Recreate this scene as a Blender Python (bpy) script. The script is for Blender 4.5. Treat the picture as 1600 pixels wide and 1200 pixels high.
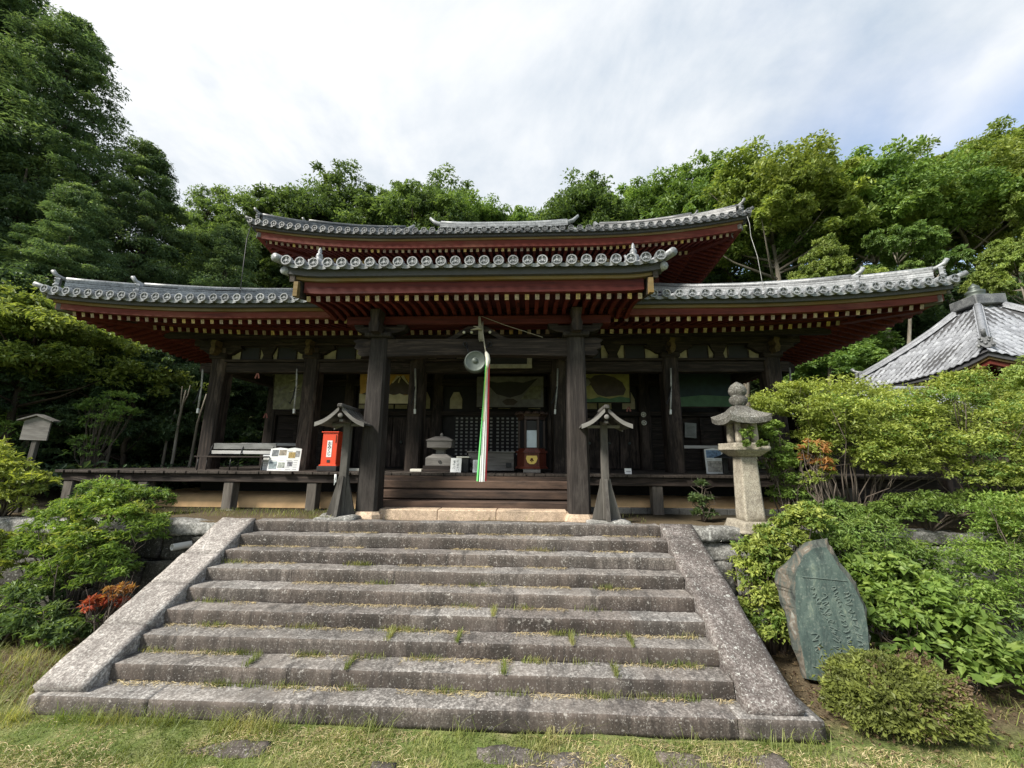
import bpy, bmesh, math, random
import numpy as np
from mathutils import Vector, Matrix, noise
R = math.radians
for o in list(bpy.data.objects): bpy.data.objects.remove(o)
sc = bpy.context.scene
COL = sc.collection

# ------------------------------------------------------------------ camera
EYE = 1.254
def make_camera():
    P, YAW, ROLL = R(10.8), R(2.34), 0.007
    f = Vector((-math.sin(YAW)*math.cos(P), math.cos(YAW)*math.cos(P), math.sin(P)))
    r = Vector((math.cos(YAW), math.sin(YAW), 0))
    u = r.cross(f)
    c, s = math.cos(ROLL), math.sin(ROLL)
    rr, uu = r*c + u*s, u*c - r*s
    cd = bpy.data.cameras.new('camera'); cam = bpy.data.objects.new('camera', cd)
    COL.objects.link(cam)
    m = Matrix((rr, uu, -f)).transposed().to_4x4(); m.translation = Vector((0, 0, EYE))
    cam.matrix_world = m
    cd.sensor_width = 36; cd.lens = 600/1600*36; cd.clip_start = .05; cd.clip_end = 2000
    sc.camera = cam
make_camera()
sc.render.resolution_x, sc.render.resolution_y = 1024, 768
sc.view_settings.view_transform = 'Standard'; sc.view_settings.look = 'None'
sc.view_settings.gamma = 1; sc.view_settings.exposure = 1.10

# ------------------------------------------------------------------ sky and sun
SUN_DIR = Vector((-.62, -.42, .72)).normalized()      # towards the sun
SUN_EL = math.asin(SUN_DIR.z); SUN_ROT = math.atan2(SUN_DIR.x, SUN_DIR.y)
def make_world():
    w = bpy.data.worlds.new('World'); sc.world = w; w.use_nodes = True
    nt = w.node_tree; N = nt.nodes; Lk = nt.links; N.clear()
    out = N.new('ShaderNodeOutputWorld'); bg = N.new('ShaderNodeBackground'); bg.inputs[1].default_value = .13
    sky = N.new('ShaderNodeTexSky'); sky.sky_type = 'NISHITA'; sky.sun_disc = False
    sky.sun_elevation = SUN_EL; sky.sun_rotation = SUN_ROT
    tc = N.new('ShaderNodeTexCoord'); sep = N.new('ShaderNodeSeparateXYZ'); Lk.new(tc.outputs['Generated'], sep.inputs[0])
    add = N.new('ShaderNodeMath'); add.operation = 'ADD'; add.inputs[1].default_value = .35; Lk.new(sep.outputs[2], add.inputs[0])
    mx = N.new('ShaderNodeMath'); mx.operation = 'MAXIMUM'; mx.inputs[1].default_value = .12; Lk.new(add.outputs[0], mx.inputs[0])
    dv = []
    for i in (0, 1):
        d = N.new('ShaderNodeMath'); d.operation = 'DIVIDE'; Lk.new(sep.outputs[i], d.inputs[0]); Lk.new(mx.outputs[0], d.inputs[1]); dv.append(d)
    cb = N.new('ShaderNodeCombineXYZ'); Lk.new(dv[0].outputs[0], cb.inputs[0]); Lk.new(dv[1].outputs[0], cb.inputs[1])
    n1 = N.new('ShaderNodeTexNoise'); n1.inputs['Scale'].default_value = 1.6; n1.inputs['Detail'].default_value = 9
    n1.inputs['Roughness'].default_value = .52; n1.inputs['Distortion'].default_value = .35; Lk.new(cb.outputs[0], n1.inputs[0])
    # thinner cloud towards the right-hand side (blue showing)
    mr = N.new('ShaderNodeMath'); mr.operation = 'MULTIPLY_ADD'; mr.inputs[1].default_value = -.34; mr.inputs[2].default_value = .13
    Lk.new(dv[0].outputs[0], mr.inputs[0])
    sm = N.new('ShaderNodeMath'); sm.operation = 'ADD'; Lk.new(n1.outputs[0], sm.inputs[0]); Lk.new(mr.outputs[0], sm.inputs[1])
    rp = N.new('ShaderNodeValToRGB'); Lk.new(sm.outputs[0], rp.inputs[0])
    rp.color_ramp.elements[0].position = .26; rp.color_ramp.elements[0].color = (.30, .30, .30, 1)
    rp.color_ramp.elements[1].position = .50; rp.color_ramp.elements[1].color = (1, 1, 1, 1)
    # cloud brightness: grey bellies, white openings
    n2 = N.new('ShaderNodeTexNoise'); n2.inputs['Scale'].default_value = 1.7; n2.inputs['Detail'].default_value = 9; n2.inputs['Roughness'].default_value = .58; n2.inputs['Distortion'].default_value = .25
    mp = N.new('ShaderNodeMapping'); mp.inputs['Location'].default_value = (3.3, 1.75, .7); Lk.new(cb.outputs[0], mp.inputs[0]); Lk.new(mp.outputs[0], n2.inputs[0])
    r2 = N.new('ShaderNodeValToRGB'); Lk.new(n2.outputs[0], r2.inputs[0])
    r2.color_ramp.elements[0].position = .38; r2.color_ramp.elements[0].color = (.50, .585, .685, 1)
    r2.color_ramp.elements[1].position = .60; r2.color_ramp.elements[1].color = (.93, .935, .94, 1)
    sc_ = N.new('ShaderNodeMix'); sc_.data_type = 'RGBA'; sc_.blend_type = 'MULTIPLY'; sc_.inputs[0].default_value = 1
    Lk.new(r2.outputs[0], sc_.inputs[6]); sc_.inputs[7].default_value = (4.0, 4.06, 4.12, 1)
    mix = N.new('ShaderNodeMix'); mix.data_type = 'RGBA'
    Lk.new(rp.outputs[0], mix.inputs[0]); Lk.new(sky.outputs[0], mix.inputs[6]); Lk.new(sc_.outputs[2], mix.inputs[7])
    Lk.new(mix.outputs[2], bg.inputs[0]); Lk.new(bg.outputs[0], out.inputs[0])
make_world()
sd = bpy.data.lights.new('sun', 'SUN'); sd.energy = 3.9; sd.angle = R(14); sd.color = (1, .95, .86)
sun = bpy.data.objects.new('sun', sd); COL.objects.link(sun)
sun.rotation_euler = (-SUN_DIR).to_track_quat('-Z', 'Y').to_euler(); sun.location = (-20, -10, 30)

# ------------------------------------------------------------------ materials
def new_mat(name):
    m = bpy.data.materials.new(name); m.use_nodes = True
    nt = m.node_tree; b = nt.nodes['Principled BSDF']
    return m, nt, b
def mixc(nt, fac, a, b, mode='MIX'):
    n = nt.nodes.new('ShaderNodeMix'); n.data_type = 'RGBA'; n.blend_type = mode
    for s, v in ((0, fac), (6, a), (7, b)):
        if isinstance(v, (int, float)): n.inputs[s].default_value = v
        elif isinstance(v, tuple): n.inputs[s].default_value = v if len(v) == 4 else v + (1,)
        else: nt.links.new(v, n.inputs[s])
    return n.outputs[2]
def noise_n(nt, scale, detail=4, rough=.55, vec=None, stretch=(1, 1, 1), dist=0):
    n = nt.nodes.new('ShaderNodeTexNoise'); n.inputs['Scale'].default_value = scale
    n.inputs['Detail'].default_value = detail; n.inputs['Roughness'].default_value = rough; n.inputs['Distortion'].default_value = dist
    tc = nt.nodes.new('ShaderNodeTexCoord'); mp = nt.nodes.new('ShaderNodeMapping'); mp.inputs['Scale'].default_value = stretch
    oi = nt.nodes.new('ShaderNodeObjectInfo'); sc2 = nt.nodes.new('ShaderNodeVectorMath'); sc2.operation = 'SCALE'
    cbv = nt.nodes.new('ShaderNodeCombineXYZ')
    for i in range(3): nt.links.new(oi.outputs['Random'], cbv.inputs[i])
    nt.links.new(cbv.outputs[0], sc2.inputs[0]); sc2.inputs['Scale'].default_value = 37
    nt.links.new(tc.outputs['Object'], mp.inputs[0]); nt.links.new(sc2.outputs[0], mp.inputs['Location'])
    nt.links.new(mp.outputs[0], n.inputs[0])
    return n.outputs[0]
def ramp(nt, fac, stops):
    r = nt.nodes.new('ShaderNodeValToRGB'); nt.links.new(fac, r.inputs[0])
    e = r.color_ramp.elements
    while len(e) < len(stops): e.new(.5)
    for el, (p, c) in zip(e, stops):
        el.position = p; el.color = c if isinstance(c, tuple) and len(c) == 4 else (c + (1,) if isinstance(c, tuple) else (c, c, c, 1))
    return r.outputs[0]
def bump(nt, b, h, strength=.4, dist=.02):
    n = nt.nodes.new('ShaderNodeBump'); n.inputs['Strength'].default_value = strength; n.inputs['Distance'].default_value = dist
    nt.links.new(h, n.inputs['Height']); nt.links.new(n.outputs[0], b.inputs['Normal'])
def objvar(nt, col, lo=.8, hi=1.2):
    oi = nt.nodes.new('ShaderNodeObjectInfo')
    v = ramp(nt, oi.outputs['Random'], [(0, lo), (1, hi)])
    return mixc(nt, 1.0, col, v, 'MULTIPLY')
def plain(name, c, rough=.6, metal=0, var=.12, scale=6, bmp=.15):
    m, nt, b = new_mat(name)
    f = noise_n(nt, scale, 5)
    lo = tuple(x*(1-var) for x in c); hi = tuple(min(1, x*(1+var)) for x in c)
    nt.links.new(ramp(nt, f, [(.3, lo), (.7, hi)]), b.inputs['Base Color'])
    b.inputs['Roughness'].default_value = rough; b.inputs['Metallic'].default_value = metal
    if bmp: bump(nt, b, noise_n(nt, scale*6, 3), bmp, .01)
    return m
def wood(name, axis, dark, mid, pale, rough=.8, grain=22, wear=.62, paleamt=.75):
    """weathered timber, grain along the axis; pale wear in streaks"""
    m, nt, b = new_mat(name)
    st = [1, 1, 1]; st[axis] = .06
    g = noise_n(nt, grain, 6, .65, stretch=tuple(st), dist=.4)
    c = ramp(nt, g, [(.28, dark), (.52, mid), (.74, tuple(.5*(x+y) for x, y in zip(mid, pale)))])
    st2 = [1, 1, 1]; st2[axis] = .25
    w = ramp(nt, noise_n(nt, 2.2, 6, .7, stretch=tuple(st2), dist=.3), [(wear-.08, 0.), (wear+.12, paleamt)])
    c = mixc(nt, w, c, pale)
    nt.links.new(objvar(nt, c, .82, 1.15), b.inputs['Base Color']); b.inputs['Roughness'].default_value = rough
    b.inputs['Specular IOR Level'].default_value = .25
    bump(nt, b, g, .5, .012)
    return m
def stone(name, base, dark, pale, speck=70, stainscale=1.3, stain=.55, lichen=.0, streak=False, rough=.9, lc=(.52, .53, .50), bmp=.5):
    m, nt, b = new_mat(name)
    f = noise_n(nt, speck, 3, .7)
    c = ramp(nt, f, [(.36, tuple(x*.55 for x in base)), (.5, base), (.63, pale)])
    s = noise_n(nt, stainscale, 8, .68, stretch=(1.0, 1.0, .35) if streak else (1, 1, 1), dist=.5)
    c = mixc(nt, ramp(nt, s, [(stain-.15, .85), (stain+.13, 0.)]), c, dark)
    s2 = noise_n(nt, stainscale*9, 5, .7, stretch=(1.0, 1.0, .3) if streak else (1, 1, 1))
    c = mixc(nt, ramp(nt, s2, [(.38, .55), (.56, 0.)]), c, dark)
    if streak or speck == 34:
        g = nt.nodes.new('ShaderNodeNewGeometry')
        c = mixc(nt, 1., c, ramp(nt, g.outputs['Random Per Island'], [(0, (.74, .70, .68)), (.5, (1., .98, .95)), (1, (1.18, 1.20, 1.2))]), 'MULTIPLY')
        c = mixc(nt, ramp(nt, noise_n(nt, .8, 5, .7, stretch=(1, 1, .5)), [(.45, 0.), (.64, .38)]), c, (.165, .13, .11) if streak else (.235, .205, .18))
        c = mixc(nt, ramp(nt, noise_n(nt, 2.6, 6, .7, stretch=(2.2, 1, .18)), [(.36, .8), (.48, 0.)]), c, dark)
    if lichen:
        l = noise_n(nt, 11, 6, .75, dist=.2)
        c = mixc(nt, ramp(nt, l, [(.60, 0.), (.66, lichen)]), c, lc)
        l2 = noise_n(nt, 42, 4, .6)
        c = mixc(nt, ramp(nt, l2, [(.60, 0.), (.66, lichen*.8)]), c, lc)
    nt.links.new(objvar(nt, c, .88, 1.12), b.inputs['Base Color']); b.inputs['Roughness'].default_value = rough
    b.inputs['Specular IOR Level'].default_value = .3
    bump(nt, b, mixc(nt, .5, f, s2), bmp, .012)
    return m
def leaf(name, c0, c1, c2, trans=.42, rough=.5, big=.35):
    """foliage: the 'tint' point attribute picks between three leaf greens"""
    m, nt, b = new_mat(name)
    at = nt.nodes.new('ShaderNodeAttribute'); at.attribute_name = 'tint'
    c = ramp(nt, at.outputs['Fac'], [(.1, c0), (.5, c1), (.92, c2)])
    n = noise_n(nt, big, 3)
    c = mixc(nt, 1.0, c, ramp(nt, n, [(.3, .72), (.7, 1.25)]), 'MULTIPLY')
    c = objvar(nt, c, .85, 1.15)
    nt.links.new(c, b.inputs['Base Color']); b.inputs['Roughness'].default_value = rough
    b.inputs['Specular IOR Level'].default_value = .3
    tr = nt.nodes.new('ShaderNodeBsdfTranslucent'); nt.links.new(mixc(nt, 1.0, c, (1.25, 1.2, .6), 'MULTIPLY'), tr.inputs[0])
    ms = nt.nodes.new('ShaderNodeMixShader'); ms.inputs[0].default_value = trans
    nt.links.new(b.outputs[0], ms.inputs[1]); nt.links.new(tr.outputs[0], ms.inputs[2])
    nt.links.new(ms.outputs[0], nt.nodes['Material Output'].inputs[0])
    return m
M = {}
DK, MD, PL = (.009, .007, .006), (.024, .018, .015), (.14, .105, .085)
M['wood_z'] = wood('old_timber_upright', 2, DK, MD, PL, wear=.57)
M['wood_x'] = wood('old_timber_beam', 0, DK, MD, PL, wear=.66)
M['wood_y'] = wood('old_timber_plank', 1, (0.021, 0.0175, 0.014), (0.0525, 0.042, 0.035), (0.154, 0.133, 0.112))
M['post_z'] = wood('porch_post_timber', 2, (0.011, 0.009, 0.008), (0.0275, 0.0225, 0.02), (0.08, 0.07, 0.0625), wear=.58, grain=30)
M['post_low'] = wood('deck_post_timber', 2, (0.0255, 0.0221, 0.0187), (0.07225, 0.0612, 0.0527), (0.187, 0.17, 0.1445), wear=.5)
M['step_x'] = wood('worn_step_timber', 0, (0.0165, 0.012, 0.0105), (0.0465, 0.033, 0.027), (0.1425, 0.09, 0.06375), wear=.48, paleamt=.75)
M['grey_z'] = wood('grey_timber_upright', 2, (0.01925, 0.01705, 0.0154), (0.055, 0.0495, 0.044), (0.132, 0.1238, 0.11), wear=.5)
M['grey_x'] = wood('grey_timber_board', 0, (0.04, 0.036, 0.0336), (0.104, 0.0944, 0.088), (0.224, 0.216, 0.2), wear=.48)
M['grey_y'] = wood('grey_timber_slope', 1, (0.0186, 0.01674, 0.0155), (0.0527, 0.04836, 0.04464), (0.1612, 0.155, 0.1426), wear=.5)
M['pale_wood'] = wood('bleached_board', 0, (.28, .27, .25), (.42, .41, .39), (.6, .6, .58), wear=.5)
RD, RM, RP = (0.02592, 0.00504, 0.00432), (0.0756, 0.01224, 0.00936), (0.1152, 0.0288, 0.02016)
M['red_x'] = wood('faded_red_beam', 0, RD, RM, RP, wear=.60, grain=14, rough=.7)
M['red_y'] = wood('faded_red_rafter', 1, RD, (.11, .018, .014), RP, wear=.62, grain=14, rough=.7)
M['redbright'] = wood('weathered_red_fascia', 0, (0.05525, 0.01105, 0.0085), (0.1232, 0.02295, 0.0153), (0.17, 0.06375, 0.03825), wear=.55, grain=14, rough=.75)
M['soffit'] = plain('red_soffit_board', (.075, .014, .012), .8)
M['ochre'] = wood('ochre_eave_strip', 0, (0.06912, 0.04608, 0.0144), (0.1728, 0.1094, 0.03168), (0.1901, 0.1555, 0.09792), wear=.5, grain=9)
def cap_mat():
    m, nt, b = new_mat('rafter_end_paint')
    oi = nt.nodes.new('ShaderNodeObjectInfo')
    g = nt.nodes.new('ShaderNodeNewGeometry')
    a = nt.nodes.new('ShaderNodeMath'); a.operation = 'ADD'; nt.links.new(oi.outputs['Random'], a.inputs[0]); nt.links.new(g.outputs['Random Per Island'], a.inputs[1])
    fr = nt.nodes.new('ShaderNodeMath'); fr.operation = 'FRACT'; nt.links.new(a.outputs[0], fr.inputs[0])
    c = ramp(nt, fr.outputs[0], [(0, (.52, .36, .10)), (.3, (.46, .36, .19)), (.62, (.36, .29, .22)), (.85, (.22, .16, .13)), (1, (.5, .42, .28))])
    c = mixc(nt, ramp(nt, noise_n(nt, 20, 4), [(.45, .5), (.6, 0.)]), c, (.12, .08, .06))
    nt.links.new(c, b.inputs['Base Color']); b.inputs['Roughness'].default_value = .8
    return m
M['cap'] = cap_mat()
def tile_mat(name, lo, mid, hi):
    m, nt, b = new_mat(name)
    c = ramp(nt, noise_n(nt, 3.2, 6, .65), [(.3, lo), (.5, mid), (.7, hi)])
    c = mixc(nt, ramp(nt, noise_n(nt, 24, 4, .7), [(.34, .75), (.56, 0.)]), c, tuple(x*.4 for x in lo))
    g = nt.nodes.new('ShaderNodeNewGeometry')
    c = mixc(nt, 1.0, c, ramp(nt, g.outputs['Random Per Island'], [(0, .72), (1, 1.15)]), 'MULTIPLY')
    nt.links.new(c, b.inputs['Base Color']); b.inputs['Roughness'].default_value = .42; b.inputs['Specular IOR Level'].default_value = .5
    bump(nt, b, noise_n(nt, 40, 3), .2, .01)
    return m
M['tile'] = tile_mat('smoked_grey_tile', (0.153, 0.162, 0.171), (0.27, 0.2835, 0.297), (0.396, 0.405, 0.414))
M['tile_old'] = tile_mat('dark_weathered_tile', (.06, .063, .066), (.14, .145, .15), (.26, .265, .26))
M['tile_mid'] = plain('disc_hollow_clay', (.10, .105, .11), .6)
M['tile_dark'] = plain('dark_tile_clay', (.055, .055, .058), .7)  # dark grey clay for pan sheets, under-tile boards and ridge cores
M['tile_new'] = tile_mat('pale_pan_tile', (0.216, 0.2232, 0.2448), (0.3024, 0.3132, 0.3384), (0.3744, 0.3888, 0.4104))
M['plaster'] = plain('aged_cream_plaster', (0.368, 0.32, 0.208), .9, var=.25, scale=5)
M['dark'] = plain('dark_boarding', (0.018, 0.0162, 0.0162), .85, var=.3)  # near-black tone shared by inner wall, ceiling, lattice and understructure
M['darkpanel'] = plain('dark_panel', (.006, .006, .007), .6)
M['mound'] = plain('tan_clay_plinth', (0.675, 0.4455, 0.2295), .95, var=.18, scale=3)
M['sill'] = stone('tan_sill_granite', (0.5175, 0.391, 0.276), (0.23, 0.1725, 0.1265), (0.667, 0.529, 0.391), stain=.38)
M['slate'] = stone('dark_slab_course', (.11, .11, .105), (.06, .06, .055), (.17, .17, .16))
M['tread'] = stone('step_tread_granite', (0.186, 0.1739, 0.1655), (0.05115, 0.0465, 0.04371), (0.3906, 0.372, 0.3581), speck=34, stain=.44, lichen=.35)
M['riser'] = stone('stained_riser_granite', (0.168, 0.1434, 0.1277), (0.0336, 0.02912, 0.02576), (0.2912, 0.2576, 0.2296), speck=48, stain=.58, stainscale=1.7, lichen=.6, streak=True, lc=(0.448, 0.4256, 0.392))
M['cheek'] = stone('mottled_side_granite', (0.307, 0.2815, 0.2609), (0.09211, 0.07675, 0.06959), (0.5322, 0.5015, 0.4656), speck=36, stain=.45, lichen=.6)
M['cheek_red'] = stone('ruddy_side_granite', (.165, .14, .13), (.05, .042, .038), (.34, .315, .30), speck=36, stain=.5, lichen=.85)
M['wallstone'] = stone('old_wall_stone', (.27, .265, .25), (.06, .058, .05), (.44, .43, .41), speck=22, stain=.50, lichen=.9)
M['walldark'] = stone('mossy_wall_stone', (.085, .080, .066), (.022, .022, .018), (.16, .155, .13), speck=22, stain=.55, lichen=.4)
M['lantern'] = stone('lantern_granite', (0.3206, 0.2858, 0.223), (0.1185, 0.09758, 0.07667), (0.4182, 0.3903, 0.3276), speck=60, stain=.36, lichen=.2)
M['lanterncap'] = stone('lichened_lantern_granite', (0.152, 0.144, 0.12), (0.036, 0.0336, 0.0304), (0.32, 0.312, 0.288), speck=40, stain=.48, lichen=.9, lc=(0.4, 0.416, 0.384))
M['mortar'] = plain('wall_gap_soil', (.018, .016, .012), 1)
M['white'] = plain('white_paper', (.70, .71, .70), .7, var=.04)
M['offwhite'] = plain('cream_card', (.62, .60, .52), .7, var=.08)
M['ink'] = plain('black_ink', (.02, .02, .02), .7, bmp=0)
M['redbox'] = plain('vermilion_paint', (.66, .065, .022), .4, var=.06)
M['bronze'] = plain('green_bronze', (.085, .10, .088), .5, .5, var=.2, scale=9)
M['rope'] = plain('hemp_rope', (.34, .31, .24), .95)
M['nose'] = plain('faded_ochre_carving', (.085, .058, .022), .9, var=.5, scale=12)
M['gold'] = plain('gold_leaf', (.62, .45, .12), .4, .3)
M['lacquer'] = wood('red_brown_lacquer', 2, (.03, .008, .005), (.085, .018, .010), (.15, .05, .03), rough=.35)
M['darklacquer'] = wood('dark_lacquer', 2, (.012, .008, .006), (.035, .02, .014), (.08, .05, .035), rough=.4)
M['metal'] = plain('dark_metal', (.03, .03, .032), .5, .6)
M['pipe'] = plain('grey_pipe', (.38, .38, .36), .6)
M['bark'] = wood('brown_bark', 2, (.022, .017, .013), (.06, .046, .034), (.13, .11, .085), grain=9, wear=.6)
M['bark_pale'] = wood('pale_bark', 2, (.10, .085, .065), (.19, .165, .13), (.32, .30, .26), grain=9, wear=.55)

# ------------------------------------------------------------------ object helpers
def tag(o, label=None, cat=None, group=None, kind=None):
    if label: o['label'] = label
    if cat: o['category'] = cat
    if group: o['group'] = group
    if kind: o['kind'] = kind
    return o
def thing(name, label, cat, loc=(0, 0, 0), rotz=0, group=None):
    o = bpy.data.objects.new(name, None); COL.objects.link(o); o.empty_display_size = .2
    o.location = loc; o.rotation_euler = (0, 0, rotz)
    return tag(o, label, cat, group)
def link(name, me, mats, parent=None):
    for m in (mats if isinstance(mats, (list, tuple)) else [mats]): me.materials.append(M[m] if isinstance(m, str) else m)
    o = bpy.data.objects.new(name, me); COL.objects.link(o); o.parent = parent
    return o
def copy_tree(o, parent=None):
    c = o.copy(); COL.objects.link(c); c.parent = parent
    for ch in [x for x in bpy.data.objects if x.parent == o]: copy_tree(ch, c)
    return c
class MB:
    def __init__(s): s.v = []; s.f = []; s.m = []; s.sm = []
    def add(s, vs, fs, mi=0, smooth=False, xf=None):
        n = len(s.v)
        if xf is not None: vs = [xf @ Vector(v) for v in vs]
        s.v += [tuple(v) for v in vs]
        for f in fs: s.f.append(tuple(i+n for i in f)); s.m.append(mi); s.sm.append(smooth)
        return s
    def box(s, x0, x1, y0, y1, z0, z1, mi=0, xf=None):
        v = [(x, y, z) for z in (z0, z1) for y in (y0, y1) for x in (x0, x1)]
        f = [(0, 2, 3, 1), (4, 5, 7, 6), (0, 1, 5, 4), (2, 6, 7, 3), (0, 4, 6, 2), (1, 3, 7, 5)]
        return s.add(v, f, mi, xf=xf)
    def cbox(s, x0, x1, y0, y1, z0, z1, b=.02, mi=0, xf=None):
        """box with all edges chamfered"""
        c = Vector(((x0+x1)/2, (y0+y1)/2, (z0+z1)/2)); h = Vector(((x1-x0)/2, (y1-y0)/2, (z1-z0)/2))
        b = min(b, h.x*.9, h.y*.9, h.z*.9)
        vs = []; idx = {}
        for sx in (-1, 1):
            for sy in (-1, 1):
                for sz in (-1, 1):
                    for a in range(3):
                        p = [sx*h.x, sy*h.y, sz*h.z]
                        for k in range(3):
                            if k != a: p[k] -= (sx, sy, sz)[k]*b
                        idx[(sx, sy, sz, a)] = len(vs); vs.append(c+Vector(p))
        fs = []
        for a in range(3):
            o1, o2 = (a+1) % 3, (a+2) % 3
            for sg in (-1, 1):
                q = []
                for s1, s2 in ((-1, -1), (1, -1), (1, 1), (-1, 1)):
                    k = [0, 0, 0]; k[a] = sg; k[o1] = s1; k[o2] = s2
                    q.append(idx[(*k, a)])
                fs.append(tuple(q if sg > 0 else q[::-1]))
        for a in range(3):
            o1, o2 = (a+1) % 3, (a+2) % 3
            for s1 in (-1, 1):
                for s2 in (-1, 1):
                    k0 = [0, 0, 0]; k0[a] = -1; k0[o1] = s1; k0[o2] = s2
                    k1 = list(k0); k1[a] = 1
                    q = [idx[(*k0, o1)], idx[(*k1, o1)], idx[(*k1, o2)], idx[(*k0, o2)]]
                    fs.append(tuple(q if s1*s2 < 0 else q[::-1]))
        for sx in (-1, 1):
            for sy in (-1, 1):
                for sz in (-1, 1):
                    q = [idx[(sx, sy, sz, a)] for a in range(3)]
                    fs.append(tuple(q if sx*sy*sz > 0 else q[::-1]))
        return s.add(vs, fs, mi, xf=xf)
    def bar(s, p0, p1, w, h, mi=0, up=(0, 0, 1), capmi=None, w1=None, h1=None):
        """rectangular bar p0->p1; capmi: material of the p0 end face"""
        p0, p1 = Vector(p0), Vector(p1); d = (p1-p0).normalized(); up = Vector(up)
        sd_ = d.cross(up).normalized(); u = sd_.cross(d)
        w1 = w if w1 is None else w1; h1 = h if h1 is None else h1
        vs = []
        for p, ww, hh in ((p0, w, h), (p1, w1, h1)):
            for a, b in ((-1, -1), (1, -1), (1, 1), (-1, 1)): vs.append(p+sd_*a*ww/2+u*b*hh/2)
        s.add(vs, [(0, 1, 5, 4), (1, 2, 6, 5), (2, 3, 7, 6), (3, 0, 4, 7), (4, 5, 6, 7)], mi)
        n = len(s.v)-8
        s.f.append((n+3, n+2, n+1, n)); s.m.append(mi if capmi is None else capmi); s.sm.append(False)
        return s
    def tube(s, pts, rad, n=8, mi=0, smooth=True, cap=True):
        pts = [Vector(p) for p in pts]
        if not isinstance(rad, (list, tuple)): rad = [rad]*len(pts)
        vs = []; fs = []; prev = None
        for i, p in enumerate(pts):
            d = (pts[min(i+1, len(pts)-1)]-pts[max(i-1, 0)]).normalized()
            if prev is None: a = d.cross(Vector((0, 0, 1)) if abs(d.z) < .9 else Vector((1, 0, 0))).normalized()
            else: a = (prev-d*prev.dot(d)).normalized()
            prev = a; b = d.cross(a)
            for k in range(n):
                t = 2*math.pi*k/n; vs.append(p+(a*math.cos(t)+b*math.sin(t))*rad[i])
        for i in range(len(pts)-1):
            for k in range(n):
                fs.append((i*n+k, i*n+(k+1) % n, (i+1)*n+(k+1) % n, (i+1)*n+k))
        if cap: fs += [tuple(range(n))[::-1], tuple((len(pts)-1)*n+k for k in range(n))]
        return s.add(vs, fs, mi, smooth)
    def lathe(s, prof, n=16, mi=0, xf=None, smooth=True, sq=None):
        """prof: (radius, height) bottom to top; sq = list of squareness"""
        vs = []; fs = []
        for r, z in prof:
            for k in range(n):
                t = 2*math.pi*(k+.5)/n; vs.append((r*math.cos(t), r*math.sin(t), z))
        for i in range(len(prof)-1):
            for k in range(n): fs.append((i*n+k, i*n+(k+1) % n, (i+1)*n+(k+1) % n, (i+1)*n+k))
        fs += [tuple(range(n))[::-1], tuple((len(prof)-1)*n+k for k in range(n))]
        return s.add(vs, fs, mi, smooth, xf)
    def prism(s, poly, y0, y1, mi=0, xf=None, smooth=False):
        """poly: (x,z) outline counter-clockwise seen from -y; extruded y0..y1"""
        n = len(poly)
        vs = [(x, y0, z) for x, z in poly]+[(x, y1, z) for x, z in poly]
        fs = [tuple(range(n)), tuple(range(2*n-1, n-1, -1))]
        fs += [(k, k+n, (k+1) % n+n, (k+1) % n) for k in range(n)]
        return s.add(vs, fs, mi, smooth, xf)
    def build(s, name, mats, parent=None, loc=None):
        me = bpy.data.meshes.new(name); me.from_pydata(s.v, [], s.f)
        me.polygons.foreach_set('material_index', s.m); me.polygons.foreach_set('use_smooth', s.sm)
        me.update()
        o = link(name, me, mats, parent)
        if loc: o.location = loc
        return o
def grid_mesh(name, V, nu, nv, mats, parent=None, smooth=True, mi=None, flip=False):
    """V: (nu*nv,3) array row-major in u"""
    i = np.arange(nu-1)[:, None]*nv+np.arange(nv-1)[None, :]
    q = np.stack([i, i+nv, i+nv+1, i+1], -1).reshape(-1, 4)
    if flip: q = q[:, ::-1]
    return np_mesh(name, V, q, mats, parent, smooth=smooth, mi=mi)
def np_mesh(name, V, Q, mats, parent=None, tint=None, smooth=False, mi=None):
    me = bpy.data.meshes.new(name); k = Q.shape[1]
    me.vertices.add(len(V)); me.vertices.foreach_set('co', np.ascontiguousarray(V, dtype=np.float32).ravel())
    me.loops.add(Q.size); me.loops.foreach_set('vertex_index', np.ascontiguousarray(Q, dtype=np.int32).ravel())
    me.polygons.add(len(Q)); me.polygons.foreach_set('loop_start', np.arange(0, Q.size, k, dtype=np.int32))
    me.polygons.foreach_set('loop_total', np.full(len(Q), k, dtype=np.int32))
    me.polygons.foreach_set('use_smooth', np.full(len(Q), smooth, dtype=bool))
    if mi is not None: me.polygons.foreach_set('material_index', np.ascontiguousarray(mi, dtype=np.int32))
    me.update(calc_edges=True)
    if tint is not None:
        a = me.attributes.new('tint', 'FLOAT', 'POINT'); a.data.foreach_set('value', np.ascontiguousarray(tint, dtype=np.float32))
    return link(name, me, mats, parent)
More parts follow.
